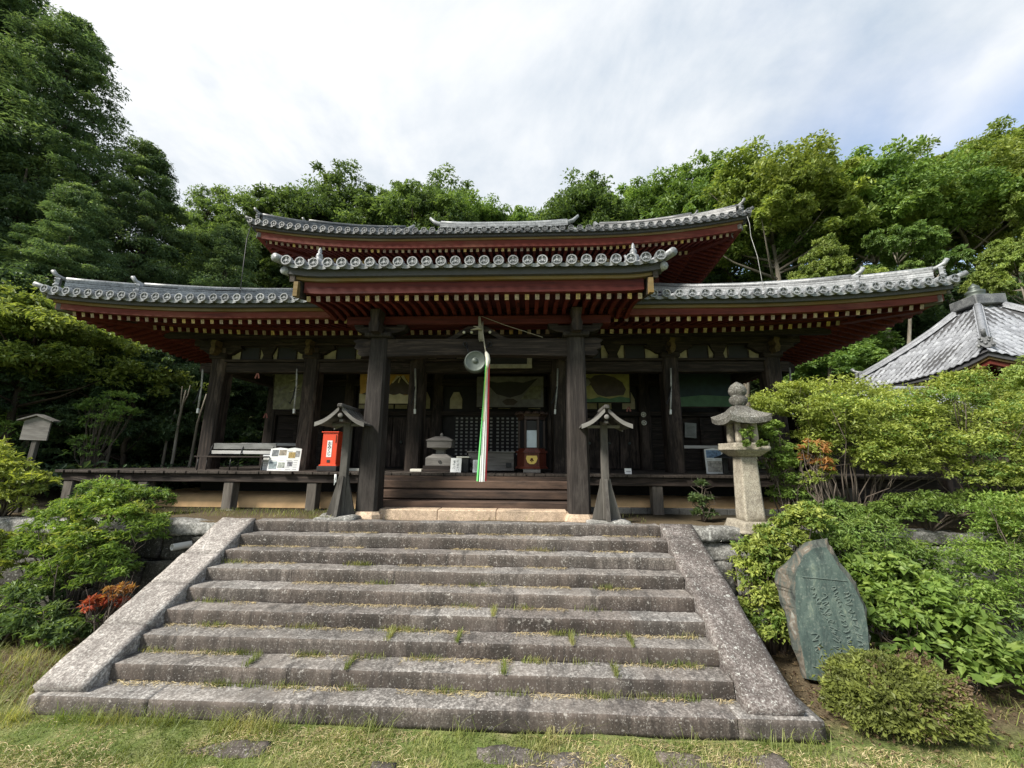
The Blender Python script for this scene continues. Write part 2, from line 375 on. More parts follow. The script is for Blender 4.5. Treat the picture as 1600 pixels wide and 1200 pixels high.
def rough_block(mb, x0, x1, y0, y1, z0, z1, seed=0, amp=.01, b=.03, seg=.15, mi=0, mi_side=None, xf=None, freq=2.5):
    """stone block: rounded, subdivided and worn; mi_side for steep faces"""
    lo = Vector((x0, y0, z0)); hi = Vector((x1, y1, z1)); L = hi-lo
    n = [max(2, min(40, int(L[i]/seg)+2)) for i in range(3)]
    bv = b if isinstance(b, (tuple, list)) else (b, b, b); b = max(bv); bv = [min(q, min(L)*.45) for q in bv]; vid = {}; vs = []; fs = []; ms = []
    off = Vector((seed*7.13, seed*3.7, seed*1.9))
    def vert(i):
        if i in vid: return vid[i]
        p = Vector([lo[k]+L[k]*i[k]/n[k] for k in range(3)])
        c = Vector([min(max(p[k], lo[k]+bv[k]), hi[k]-bv[k]) for k in range(3)])
        d = p-c
        if d.length > 1e-6:
            d.normalize(); p = c+d*b
        p = p+d*(noise.noise(p*freq+off)*amp*1.6+noise.noise(p*freq*4+off)*amp*.6)
        vid[i] = len(vs); vs.append(p); return vid[i]
    for a in range(3):
        o1, o2 = (a+1) % 3, (a+2) % 3
        if bv[a] == 0: continue
        for side in (0, n[a]):
            for i in range(n[o1]):
                for j in range(n[o2]):
                    q = []
                    for di, dj in ((0, 0), (1, 0), (1, 1), (0, 1)):
                        k = [0, 0, 0]; k[a] = side; k[o1] = i+di; k[o2] = j+dj; q.append(vert(tuple(k)))
                    fs.append(tuple(q if side else q[::-1])); ms.append(mi if (a == 2 or mi_side is None) else mi_side)
    base = len(mb.v)
    mb.v += [tuple(xf @ p if xf else p) for p in vs]
    for f, m_ in zip(fs, ms): mb.f.append(tuple(k+base for k in f)); mb.m.append(m_); mb.sm.append(True)
def text_mesh(body, size, mat, loc, parent=None, name='lettering', rot=(R(90), 0, 0), ext=.002, spacing=1.0):
    cu = bpy.data.curves.new('t', 'FONT'); cu.body = body; cu.size = size; cu.extrude = ext
    cu.align_x = 'CENTER'; cu.align_y = 'CENTER'; cu.space_line = spacing
    o = bpy.data.objects.new('t', cu); COL.objects.link(o)
    dg = bpy.context.evaluated_depsgraph_get(); me = bpy.data.meshes.new_from_object(o.evaluated_get(dg))
    bpy.data.objects.remove(o); bpy.data.curves.remove(cu)
    me.materials.clear(); r = link(name, me, mat, parent); r.location = loc; r.rotation_euler = rot
    return r

# ------------------------------------------------------------------ ground
AX = -1.16
def hill(x, y):
    h = 0.
    if y > 27: h += (y-27)*.42*min(1, (y-27)/8)
    if x < -15 and y > 6: h += min(1, (y-6)/6)*(-15-x)*.40*min(1, (-15-x)/6)
    if x > 20 and y > 14: h += min(1, (y-14)/8)*(x-20)*.28
    return min(h, 38)
def gz(x, y):
    if y < 7.86: return -1.8
    return hill(x, y)-.045
def make_ground():
    xs = np.concatenate([np.linspace(-300, -60, 9), np.linspace(-52, 52, 131), np.linspace(60, 300, 9)])
    ys = np.concatenate([np.linspace(-200, -20, 7), np.linspace(-12, 7.80, 67), [7.86], np.linspace(8.1, 60, 105), np.linspace(68, 400, 14)])
    V = np.zeros((len(xs)*len(ys), 3)); k = 0
    for x in xs:
        for y in ys:
            z = gz(x, y)
            if y < 7.7 or y > 7.95: z += .035*noise.noise(Vector((x*.9, y*.9, 0)))+.02*noise.noise(Vector((x*3, y*3, 5)))-.02
            if y > 30 or abs(x) > 16: z += .5*noise.noise(Vector((x*.2, y*.2, 2)))
            if y < 7.8 and x > 3.3: z += .10*min(1, (x-3.3))*max(0, min(1, (y-5.3)/1.0))
            V[k] = (x, y, z); k += 1
    m, nt, b = new_mat('soil_and_mown_grass')
    n1 = noise_n(nt, 1.6, 7, .7, dist=.4); n2 = noise_n(nt, 45, 4, .7)
    c = ramp(nt, n1, [(.34, (.22, .19, .11)), (.45, (.12, .165, .045)), (.58, (.20, .215, .085)), (.72, (.34, .29, .17))])
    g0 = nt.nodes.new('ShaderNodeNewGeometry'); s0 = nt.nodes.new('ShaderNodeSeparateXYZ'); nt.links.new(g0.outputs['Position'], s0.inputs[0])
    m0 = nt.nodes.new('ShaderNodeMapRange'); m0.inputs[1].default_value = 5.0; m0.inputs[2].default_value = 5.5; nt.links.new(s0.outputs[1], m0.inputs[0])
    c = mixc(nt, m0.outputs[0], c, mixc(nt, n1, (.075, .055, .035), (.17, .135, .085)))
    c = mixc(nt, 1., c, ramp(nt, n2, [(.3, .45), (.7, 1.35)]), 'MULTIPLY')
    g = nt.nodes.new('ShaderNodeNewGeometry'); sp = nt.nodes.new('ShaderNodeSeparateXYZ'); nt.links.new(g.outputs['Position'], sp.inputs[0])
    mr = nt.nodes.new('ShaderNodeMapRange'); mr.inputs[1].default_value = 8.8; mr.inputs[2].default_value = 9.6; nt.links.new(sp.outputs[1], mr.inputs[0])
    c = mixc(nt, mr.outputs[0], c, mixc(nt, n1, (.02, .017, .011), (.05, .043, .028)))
    nt.links.new(c, b.inputs['Base Color']); b.inputs['Roughness'].default_value = 1; b.inputs['Specular IOR Level'].default_value = .1
    bump(nt, b, n2, .8, .03)
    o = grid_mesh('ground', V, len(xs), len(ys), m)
    tag(o, kind='structure')
make_ground()

# ------------------------------------------------------------------ stone stairs
SX0, SX1 = -5.38, 2.50
def make_stairs():
    t = thing('stone_stairs', 'broad flight of nine weathered granite steps with sloping side stones', 'stairs', (AX, 5.0, -1.8))
    inv = Matrix.Translation((-AX, -5.0, 1.8)); rng = random.Random(4)
    for k in range(1, 10):
        y0 = 5.02+.338*(k-1); z1 = -1.8+.2*k
        x0, x1 = (SX0-.66, SX1+.80) if k == 1 else (SX0+.006, SX1-.006)
        y1 = y0+.338+.16 if k < 9 else 8.05
        mb = MB(); x = x0; i = 0
        while x < x1-.01:
            w = rng.uniform(1.2, 2.6); xe = min(x+w, x1)
            if x1-xe < .7: xe = x1
            dz = rng.uniform(-.002, .002); dy = rng.uniform(-.003, .003)
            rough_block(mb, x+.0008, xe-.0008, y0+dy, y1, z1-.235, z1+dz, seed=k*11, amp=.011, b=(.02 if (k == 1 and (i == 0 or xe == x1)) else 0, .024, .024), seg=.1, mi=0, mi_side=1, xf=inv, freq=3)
            x = xe; i += 1
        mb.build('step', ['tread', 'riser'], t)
    # side stones: sloping slabs
    sl = math.atan2(1.56, 2.70); d = Vector((0, math.cos(sl), math.sin(sl)))
    for x0, x1, cuts, seeds in ((-6.05, SX0, (0, .27, .50, .70, 1.0), 1), (SX1, 3.11, (0, .60, .885, 1.0), 2)):
        Ltot = 2.72/math.cos(sl)
        for i in range(len(cuts)-1):
            a, b = cuts[i]*Ltot, cuts[i+1]*Ltot
            mb = MB()
            rough_block(mb, x0, x1, a+.004, b-.004, -.34, 0, seed=seeds*31+i, amp=.012, b=.012, seg=.13)
            rot = Matrix.Translation(Vector((0, 5.05, -1.53))) @ Matrix.Rotation(sl, 4, 'X')
            mb.v = [tuple(inv @ (rot @ Vector(v))) for v in mb.v]
            # cut the foot of the lowest slab upright
            mb.v = [(v[0], max(v[1], .05), max(v[2], .12)) for v in mb.v]
            mb.build('side_stone', ['cheek' if seeds == 1 else 'cheek_red'], t)
        mb = MB(); mb.v = []
        xa, xb = x0+.05, x1-.02
        pr = [(5.25, -1.62), (7.8, -.12), (7.8, -1.78), (5.25, -1.78)]
        vs = [(xa, y, z) for y, z in pr]+[(xb, y, z) for y, z in pr]
        mb.add([inv @ Vector(v) for v in vs], [(0, 1, 2, 3), (7, 6, 5, 4), (0, 4, 5, 1), (1, 5, 6, 2), (2, 6, 7, 3), (3, 7, 4, 0)])
        mb.build('side_core', ['riser'], t)
make_stairs()

# ------------------------------------------------------------------ retaining walls
def wall(name, label, x0, x1, seed, toprow, mats, courses):
    t = thing(name, label, 'wall', ((x0+x1)/2, 7.8, -1.8)); inv = Matrix.Translation((-(x0+x1)/2, -7.8, 1.8))
    rng = random.Random(seed); mb = MB(); mt = MB()
    for ci, (z0, z1, wmin, wmax) in enumerate(courses):
        x = x0; i = 0; last = ci == len(courses)-1
        while x < x1-.02:
            w = rng.uniform(wmin, wmax); xe = min(x+w, x1)
            if x1-xe < wmin*.5: xe = x1
            dz = rng.uniform(-.04, .0) if last else rng.uniform(-.03, .03)
            rough_block(mt if last else mb, x+.008, xe-.008, 7.66+rng.uniform(-.04, .06)-(.03 if last else 0), 8.02, z0+.006, z1-.006+(dz if last else 0),
                        seed=seed*17+ci*29+i, amp=.04, b=.03, seg=.09, xf=inv, freq=2.2)
            x = xe; i += 1
    mb.build('stone_courses', mats[0], t); mt.build('coping', mats[1], t)
    b = MB(); b.box(x0, x1, 7.82, 7.98, -1.8, -.12, xf=inv); b.build('wall_core', 'mortar', t)
    return t
wl = wall('retaining_wall', 'dark mossy stone retaining wall left of the stairs', -17, -6.07, 3, 0, ('walldark', 'wallstone'),
          [(-1.82, -1.3, .6, 1.3), (-1.3, -.75, .5, 1.2), (-.75, -.30, .5, 1.1), (-.30, 0.0, .8, 1.6)])
wr = wall('retaining_wall', 'pale lichened stone retaining wall right of the stairs', 3.13, 19, 8, 0, ('wallstone', 'wallstone'),
          [(-1.82, -1.2, .6, 1.3), (-1.2, -.62, .6, 1.3), (-.62, -.26, .7, 1.4), (-.26, 0.0, .7, 1.7)])
def pipe():
    t = thing('drain_pipe', 'short grey drain pipe poking out of the left stone wall', 'pipe', (-6.62, 7.5, -.45), R(-20))
    mb = MB(); n = 14; vs = []; fs = []
    for r_, y in ((.062, .5), (.062, -.12), (.050, -.12), (.050, .4)):
        for k in range(n): vs.append((r_*math.cos(2*math.pi*k/n), y, r_*math.sin(2*math.pi*k/n)))
    for i in range(3):
        for k in range(n): fs.append((i*n+k, i*n+(k+1) % n, (i+1)*n+(k+1) % n, (i+1)*n+k))
    mb.add(vs, fs, 0, True); mb.build('pipe_wall', 'pipe', t)
    m2 = MB(); m2.tube([(0, .3, 0), (0, .42, 0)], .05, 12); m2.build('pipe_inside', 'darkpanel', t)
pipe()

# ------------------------------------------------------------------ temple hall
HW = AX+0.0
hall = thing('temple_hall', 'large dark timber temple hall with double grey tiled roofs and red eaves', 'temple', (AX, 11, 0))
HI = Matrix.Translation((-AX, -11, 0))
class HB(MB):
    """mesh builder in world coordinates whose objects hang under the hall"""
    def build(s, name, mats, parent=hall):
        s.v = [tuple(HI @ Vector(v)) for v in s.v]
        return MB.build(s, name, mats, parent)
DZ = .867                      # deck level
COLS = [-8.08, -5.23, -2.06, 2.06, 5.23, 8.08]
def column(x, y, w, z0, z1, mat='wood_z', w1=None, name='column', parent=hall):
    mb = HB(); w1 = w1 or w
    c = .12*w; vs = []; fs = []
    for z, ww in ((z0, w), ((z0+z1)/2, (w+w1)/2), (z1, w1)):
        h = ww/2; c = .12*ww
        for dx, dy in ((-h+c, -h), (h-c, -h), (h, -h+c), (h, h-c), (h-c, h), (-h+c, h), (-h, h-c), (-h, -h+c)): vs.append((x+dx, y+dy, z))
    for i in range(2):
        for k in range(8): fs.append((i*8+k, i*8+(k+1) % 8, (i+1)*8+(k+1) % 8, (i+1)*8+k))
    fs += [tuple(range(8))[::-1], tuple(16+k for k in range(8))]
    mb.add(vs, fs)
    return mb.build(name, mat, parent)
for cx in COLS: column(AX+cx, 11, .44, DZ-.02, 4.42)
for cx in COLS: column(AX+cx, 13.6, .40, DZ-.02, 4.5)
for s in (-1, 1):
    for yy in (16.4, 19.2, 22): column(AX+s*8.08, yy, .42, DZ-.02, 4.42)

def hall_body():
    # plinth mound and slab course
    mb = HB(); n = 7
    prof = [(9.93, -.05), (9.93, .06), (9.98, .16), (10.08, .22), (10.3, .26), (24, .27)]
    xl, xr = AX-9.2, AX+9.2
    vs = [(x, y, z) for x in (xl, xr) for y, z in prof]; m_ = len(prof)
    mb.add(vs, [(i, i+m_, i+1+m_, i+1) for i in range(m_-1)], 0, True)
    mb.add([(xl, 9.93, -.05), (xl, 9.93, .2), (xl, 24, .27), (xl, 24, -.05), (xr, 9.93, -.05), (xr, 9.93, .2), (xr, 24, .27), (xr, 24, -.05)], [(0, 1, 2, 3), (7, 6, 5, 4)])
    mb.build('plinth', 'mound')
    mb = HB()
    for i in range(24):
        x = AX+1.0+i*.38
        if x < xr: mb.cbox(x+.005, x+.375, 9.76, 9.92, -.08, .07, .01)
    mb.build('slab_course', 'slate')
    # foundation wall under the deck, set back and near black
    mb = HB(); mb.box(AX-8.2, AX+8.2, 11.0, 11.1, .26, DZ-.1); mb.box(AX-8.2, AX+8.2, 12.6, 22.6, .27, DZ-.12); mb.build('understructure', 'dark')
    # deck boards, run front to back with ragged ends
    rng = random.Random(7); mb = HB(); x = AX-10.75
    while x < AX+10.75:
        w = rng.uniform(.2, .32)
        mb.cbox(x+.004, x+w-.004, 9.47+rng.uniform(-.03, .03), 13.5, DZ-.065, DZ+rng.uniform(-.008, .006), .008); x += w
    mb.box(AX-8.0, AX+8.0, 13.5, 23, DZ-.06, DZ-.002)
    for s in (-1, 1):
        y = 13.5
        while y < 23:
            a, b = sorted((AX+s*10.75, AX+s*8.02)); mb.cbox(a, b, y+.004, y+.27, DZ-.065, DZ-.002+rng.uniform(-.005, .005), .008); y += .275
    mb.build('deck', 'wood_y')
    for a, b in ((-10.65, -2.5), (2.5, 10.65)):
        mb = HB(); mb.cbox(AX+a, AX+b, 9.54, 9.74, DZ-.27, DZ-.067, .015); mb.build('deck_beam', 'wood_x')
    for s in (-1, 1):
        a, b = sorted((AX+s*10.62, AX+s*10.44)); mb = HB(); mb.cbox(a, b, 9.76, 23, DZ-.27, DZ-.067, .015); mb.build('deck_beam', 'wood_y')
    for px in (-11.62, -9.66, -7.43, -5.31, 3.09, 5.25, 7.35, 9.4):
        mb = HB(); mb.cbox(px-.125, px+.125, 9.56, 9.80, -.08, DZ-.272, .015)
        mb.build('deck_post', 'post_low')
        mb = HB(); rough_block(mb, px-.24, px+.24, 9.42, 9.9, -.16, -.075, seed=int(px*3), amp=.02, b=.03, seg=.1)
        mb.build('footing_stone', 'wallstone')
    for s in (-1, 1):
        for yy in (12, 14.6, 17.2, 19.8, 22.4):
            mb = HB(); mb.cbox(AX+s*10.53-.11, AX+s*10.53+.11, yy-.11, yy+.11, -.1, DZ-.272, .015); mb.build('deck_post', 'post_low')
    # wooden steps and stone sill
    for i in range(3):
        z1 = DZ-.165-.21*i; y0 = 9.31-.25*i; hw = 2.42+.03*i
        mb = HB(); mb.cbox(AX-hw, AX+hw, y0, y0+.40, z1-.185, z1, .02); mb.build('wooden_step', 'step_x')
    mb = HB(); mb.cbox(AX-2.40, AX+2.40, 9.40, 9.46, .2, DZ-.07, .005); mb.build('step_riser', 'step_x')
    mb = HB()
    for a, b in ((-2.02, -.75), (-.745, .5), (.505, 1.99)): mb.cbox(AX+a, AX+b, 8.45, 9.25, -.14, .145, .015)
    mb.build('sill_stone', 'sill')
    # beams of the front colonnade and plaster strip with dark vents
    mb = HB(); mb.cbox(AX-8.55, AX+8.55, 10.86, 11.14, 3.68, 3.99, .02); mb.cbox(AX-8.3, AX+8.3, 10.80, 11.2, 4.0, 4.075, .01)
    mb.build('tie_beam', 'wood_x')
    mb = HB(); mb.cbox(AX-8.9, AX+8.9, 10.78, 11.22, 4.50, 4.92, .02); mb.cbox(AX-9.4, AX+9.4, 10.28, 10.46, 4.60, 4.80, .02)
    mb.build('purlin', 'wood_x')
    mb = HB(); mb.box(AX-8.1, AX+8.1, 10.97, 11.03, 4.07, 4.52); mb.build('plaster_strip', 'plaster')
    for a, b in zip(COLS[:-1], COLS[1:]):
        L = b-a
        for fx in ((.30, .70) if L < 4 else (.2, .8)):
            c = AX+a+L*fx; mb = HB()
            mb.box(c-.27, c+.27, 10.945, 10.966, 4.09, 4.48)
            mb.build('vent_panel', 'darkpanel')
            m2 = HB()
            for q in ((-.30, -.27, 4.08, 4.49), (.27, .30, 4.08, 4.49)): m2.box(c+q[0], c+q[1], 10.93, 10.968, q[2], q[3])
            m2.box(c-.27, c+.27, 10.93, 10.968, 4.465, 4.495); m2.build('vent_frame', 'wood_x')
        c = AX+(a+b)/2; mb = HB(); mb.prism([(c-.16, 4.08), (c+.16, 4.08), (c+.12, 4.22), (c+.19, 4.36), (c+.25, 4.5), (c-.25, 4.5), (c-.19, 4.36), (c-.12, 4.22)], 10.88, 10.968)
        mb.build('strut', 'wood_x')
    for i, cx in enumerate(COLS):
        x = AX+cx; mb = HB()
        mb.cbox(x-.27, x+.27, 10.73, 11.27, 4.08, 4.26, .03)
        mb.prism([(x-.62, 4.5), (x-.66, 4.40), (x-.50, 4.34), (x-.36, 4.24), (x-.27, 4.22), (x+.27, 4.22), (x+.36, 4.24), (x+.50, 4.34), (x+.66, 4.40), (x+.62, 4.5)], 10.80, 10.96)
        mb.build('bracket', 'wood_x')
        m2 = HB(); m2.prism([(x-.06, 4.16), (x+.05, 4.20), (x+.08, 4.34), (x+.05, 4.45), (x+.09, 4.58), (x-.05, 4.60), (x-.09, 4.5), (x-.04, 4.40), (x-.08, 4.28)], 10.52, 10.79)
        m2.build('carved_nose', 'nose')
    # side walls of the veranda frieze
    for s in (-1, 1):
        x = AX+s*8.08; mb = HB()
        mb.cbox(x-.13, x+.13, 11.2, 22.2, 3.68, 3.99, .02); mb.cbox(x-.2, x+.2, 11.2, 22.2, 4.5, 4.92, .02); mb.cbox(x+s*.54-.09, x+s*.54+.09, 10.28, 22.9, 4.62, 4.80, .02)
        mb.build('tie_beam', 'wood_y')
        mb = HB(); mb.box(x-.03, x+.03, 11.2, 22, 4.0, 4.52); mb.build('plaster_strip', 'plaster')
        # nose carvings sticking out of the corner column
        mb = HB(); a, b = sorted((x+s*.2, x+s*.62))
        mb.prism([(a, 3.72), (b, 3.66), (b+.03, 3.86), (b-.1, 3.98), (a, 3.98)], 10.9, 11.1); mb.build('carved_nose', 'wood_x')
    # inner wall
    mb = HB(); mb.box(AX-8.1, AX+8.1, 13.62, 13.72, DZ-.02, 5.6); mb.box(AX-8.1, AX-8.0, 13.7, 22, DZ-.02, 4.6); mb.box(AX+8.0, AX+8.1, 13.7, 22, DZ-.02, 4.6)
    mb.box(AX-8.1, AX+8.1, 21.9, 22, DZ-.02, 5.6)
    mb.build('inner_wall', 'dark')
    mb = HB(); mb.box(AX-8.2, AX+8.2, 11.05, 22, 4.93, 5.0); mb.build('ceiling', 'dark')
    mb = HB(); mb.cbox(AX-8.1, AX+8.1, 13.42, 13.61, 2.68, 2.84, .01); mb.cbox(AX-8.1, AX+8.1, 13.40, 13.61, 3.75, 4.0, .01); mb.build('wall_rail', 'wood_x')
    # boarded outer bays (horizontal planks), plank doors in the next ones
    for a, b in ((-8.08, -5.23), (5.23, 8.08)):
        mb = HB(); z = DZ+.02
        while z < 2.62:
            mb.cbox(AX+a+.22, AX+b-.22, 13.53, 13.60, z, z+.245, .008)
            z += .255
        for k in range(1, 3): mb.cbox(AX+a+(b-a)*k/3-.05, AX+a+(b-a)*k/3+.05, 13.47, 13.525, DZ+.02, 2.64, .008)
        mb.build('boarding', 'wood_x')
    for a, b in ((-5.23, -2.06), (2.06, 5.23)):
        for k in range(4):
            x0 = AX+a+.22+(b-a-.44)*k/4; x1 = AX+a+.22+(b-a-.44)*(k+1)/4
            mb = HB(); x = x0+.02
            while x < x1-.05: mb.cbox(x+.002, min(x+.19, x1-.01), 13.54, 13.60, DZ+.03, 2.62, .006); x += .19
            d = mb.build('plank_door', 'wood_z')
            m2 = HB(); m2.lathe([(.05, 0), (.05, .02), (.02, .035)], 10, xf=Matrix.Translation(((x0+x1)/2, 13.535, 1.75)) @ Matrix.Rotation(R(90), 4, 'X')); m2.build('door_boss', 'bronze', d)
    # plaster patches in the upper inner wall
    for a, b in ((-5.23, -2.06), (-2.06, 2.06), (2.06, 5.23)):
        for f in (.16, .42, .58, .84):
            c = AX+a+(b-a)*f; mb = HB()
            mb.prism([(c-.22, 2.95), (c+.22, 2.95), (c+.22, 3.3), (c+.1, 3.55), (c-.1, 3.55), (c-.22, 3.3)], 13.585, 13.605); mb.build('plaster_patch', 'plaster')
    # lattice doors in the middle bay
    M['shoji'] = plain('old_shoji_paper', (.50, .50, .47), .9)
    for x0, x1 in ((AX-1.42, AX-.03), (AX+.03, AX+1.42)):
        mb = HB(); mb.box(x0, x1, 13.56, 13.585, 1.30, 2.66); d = mb.build('lattice_door', 'shoji')
        m2 = HB(); nx, nz = 8, 11
        for i in range(nx+1):
            x = x0+(x1-x0)*i/nx; m2.box(x-.042, x+.042, 13.50, 13.555, 1.28, 2.68)
        for j in range(nz+1):
            z = 1.30+1.36*j/nz; m2.box(x0-.04, x1+.04, 13.515, 13.55, z-.03, z+.03)
        m2.build('lattice', 'dark', d)
        m3 = HB(); m3.cbox(x0, x1, 13.5, 13.6, DZ, 1.27, .01); m3.build('door_skirt', 'wood_z', d)
    # rails between the outer columns
    for a, b in ((-8.08, -5.23), (5.23, 8.08)):
        mb = HB(); mb.cbox(AX+a+.22, AX+b-.22, 11.9, 11.96, 1.55, 1.64, .01); mb.build('rail', 'pale_wood')
hall_body()

def porch():
    px = (AX-2.245, AX+2.245)
    for x in px:
        c = column(x, 8.5, .46, .115, 3.92, 'post_z', .39, 'porch_post')
        mb = HB(); n = 12
        prof = [(.30, -.1), (.32, -.02), (.30, .05), (.255, .115)]
        vs = []; fs = []
        for hh, z in prof:
            for dx, dy in ((-1, -.6), (-.6, -1), (.6, -1), (1, -.6), (1, .6), (.6, 1), (-.6, 1), (-1, .6)): vs.append((x+dx*hh, 8.5+dy*hh, z))
        for i in range(3):
            for k in range(8): fs.append((i*8+k, i*8+(k+1) % 8, (i+1)*8+(k+1) % 8, (i+1)*8+k))
        fs += [tuple(range(8))[::-1], tuple(24+k for k in range(8))]
        mb.add(vs, fs, 0, False); mb.build('post_base', 'sill')
        s = -1 if x < AX else 1
        # carved nose outside the post
        mb = HB(); o = x+s*.2
        pl = [(0, 3.52), (.20, 3.50), (.30, 3.56), (.27, 3.64), (.38, 3.70), (.34, 3.80), (.42, 3.88), (.24, 3.92), (0, 3.90)]
        pl = [(o+s*a, z) for a, z in pl]
        if s < 0: pl = pl[::-1]
        mb.prism(pl, 8.38, 8.62); mb.build('carved_nose', 'wood_x')
        # cap block, boat-shaped arm and front strut
        mb = HB(); mb.cbox(x-.29, x+.29, 8.21, 8.79, 3.925, 4.03, .02); mb.build('cap_block', 'post_z')
        mb = HB(); mb.prism([(x-.22, 4.035), (x+.22, 4.035), (x+.40, 4.06), (x+.56, 4.12), (x+.60, 4.205), (x-.60, 4.205), (x-.56, 4.12), (x-.40, 4.06)], 8.36, 8.64)
        for q in (-.50, 0, .50): mb.cbox(x+q-.12, x+q+.12, 8.34, 8.66, 4.207, 4.25, .015)
        mb.build('bracket', 'wood_x')
        mb = HB(); mb.prism([(x-.10, 3.98), (x+.10, 3.98), (x+.12, 4.15), (x+.08, 4.25), (x+.12, 4.5), (x-.12, 4.5), (x-.08, 4.25), (x-.12, 4.15)], 8.0, 8.33); mb.build('carved_strut', 'wood_z')
        # tie beam back to the hall, curved
        mb = HB(); pts = [Vector((x, 8.75+2.1*i/6, 3.72+.45*(i/6)**1.3)) for i in range(7)]
        for p, q in zip(pts[:-1], pts[1:]): mb.bar(p, q+(q-p)*.02, .2, .3)
        mb.build('rainbow_beam', 'wood_y')
    # front beam slightly arched on its underside
    mb = HB(); n = 16; top = []; bot = []
    for i in range(n+1):
        x = px[0]+.2+(px[1]-px[0]-.4)*i/n; u = abs(2*i/n-1)
        top.append((x, 3.90)); bot.append((x, 3.50-.02*u+.03*(1-u**4)))
    mb.prism(bot+top[::-1], 8.36, 8.64); mb.build('front_beam', 'wood_x')
    # frog-leg strut
    mb = HB(); c = AX
    pl = [(-.75, 3.905), (-.52, 3.905), (-.40, 3.98), (-.22, 4.08), (-.1, 4.02), (.1, 4.02), (.22, 4.08), (.40, 3.98), (.52, 3.905), (.75, 3.905), (.55, 4.0), (.38, 4.12), (.2, 4.22), (-.2, 4.22), (-.38, 4.12), (-.55, 4.0)]
    mb.prism([(c+a, z) for a, z in pl], 8.42, 8.58); mb.build('frog_leg_strut', 'wood_x')
    mb = HB()
    for q in (-.3, -.12, .12, .3): mb.lathe([(.03, -.02), (.036, 0), (.02, .02)], 8, xf=Matrix.Translation((c+q, 8.40, 4.07)) @ Matrix.Rotation(R(90), 4, 'X'))
    mb.build('flower_carving', 'offwhite')
    mb = HB(); mb.cbox(AX-3.05, AX+3.05, 8.36, 8.66, 4.255, 4.46, .015); mb.build('porch_purlin', 'red_x')
porch()

# ------------------------------------------------------------------ tiled roofs
class Roof:
    """hipped eaves on a rectangle; side 0 front, 1 right, 2 back, 3 left. u along the eave, w inwards"""
    def __init__(s, cx, hw, yf, hd, ze, lift, Lc, prof):
        s.cx, s.hw, s.yf, s.hd, s.ze, s.lift, s.Lc, s.prof = cx, hw, yf, hd, ze, lift, Lc, prof
        s.cy = yf+hd
    def half(s, side): return s.hw if side in (0, 2) else s.hd
    def lf(s, side, u, w):
        d = max(0, s.half(side)-w-abs(u)); t = max(0, 1-d/s.Lc)
        return s.lift*t**2.2*max(0, 1-w/ (s.Lc*.9))
    def P(s, side, u, w, dz=0, surf=True):
        z = s.ze+s.lf(side, u, max(w, 0))+dz+(s.prof(w) if surf else 0)
        if side == 0: return Vector((s.cx+u, s.yf+w, z))
        if side == 1: return Vector((s.cx+s.hw-w, s.cy+u, z))
        if side == 2: return Vector((s.cx-u, s.yf+2*s.hd-w, z))
        return Vector((s.cx-s.hw+w, s.cy-u, z))
    def sweep(s, mb, side, w0, w1, z0, z1, mi=0, n=48, inset=0):
        """board following the eave between insets w0<w1 and heights z0<z1 (relative)"""
        h = s.half(side); vs = []; fs = []
        for i in range(n+1):
            t = 2*i/n-1
            for w, z in ((w0, z0), (w0, z1), (w1, z1), (w1, z0)):
                vs.append(s.P(side, t*(h-w-inset), w, z, False))
        for i in range(n):
            for k in range(4): fs.append((i*4+k, i*4+(k+1) % 4, (i+1)*4+(k+1) % 4, (i+1)*4+k))
        fs += [(3, 2, 1, 0), (n*4, n*4+1, n*4+2, n*4+3)]
        mb.add(vs, fs, mi)
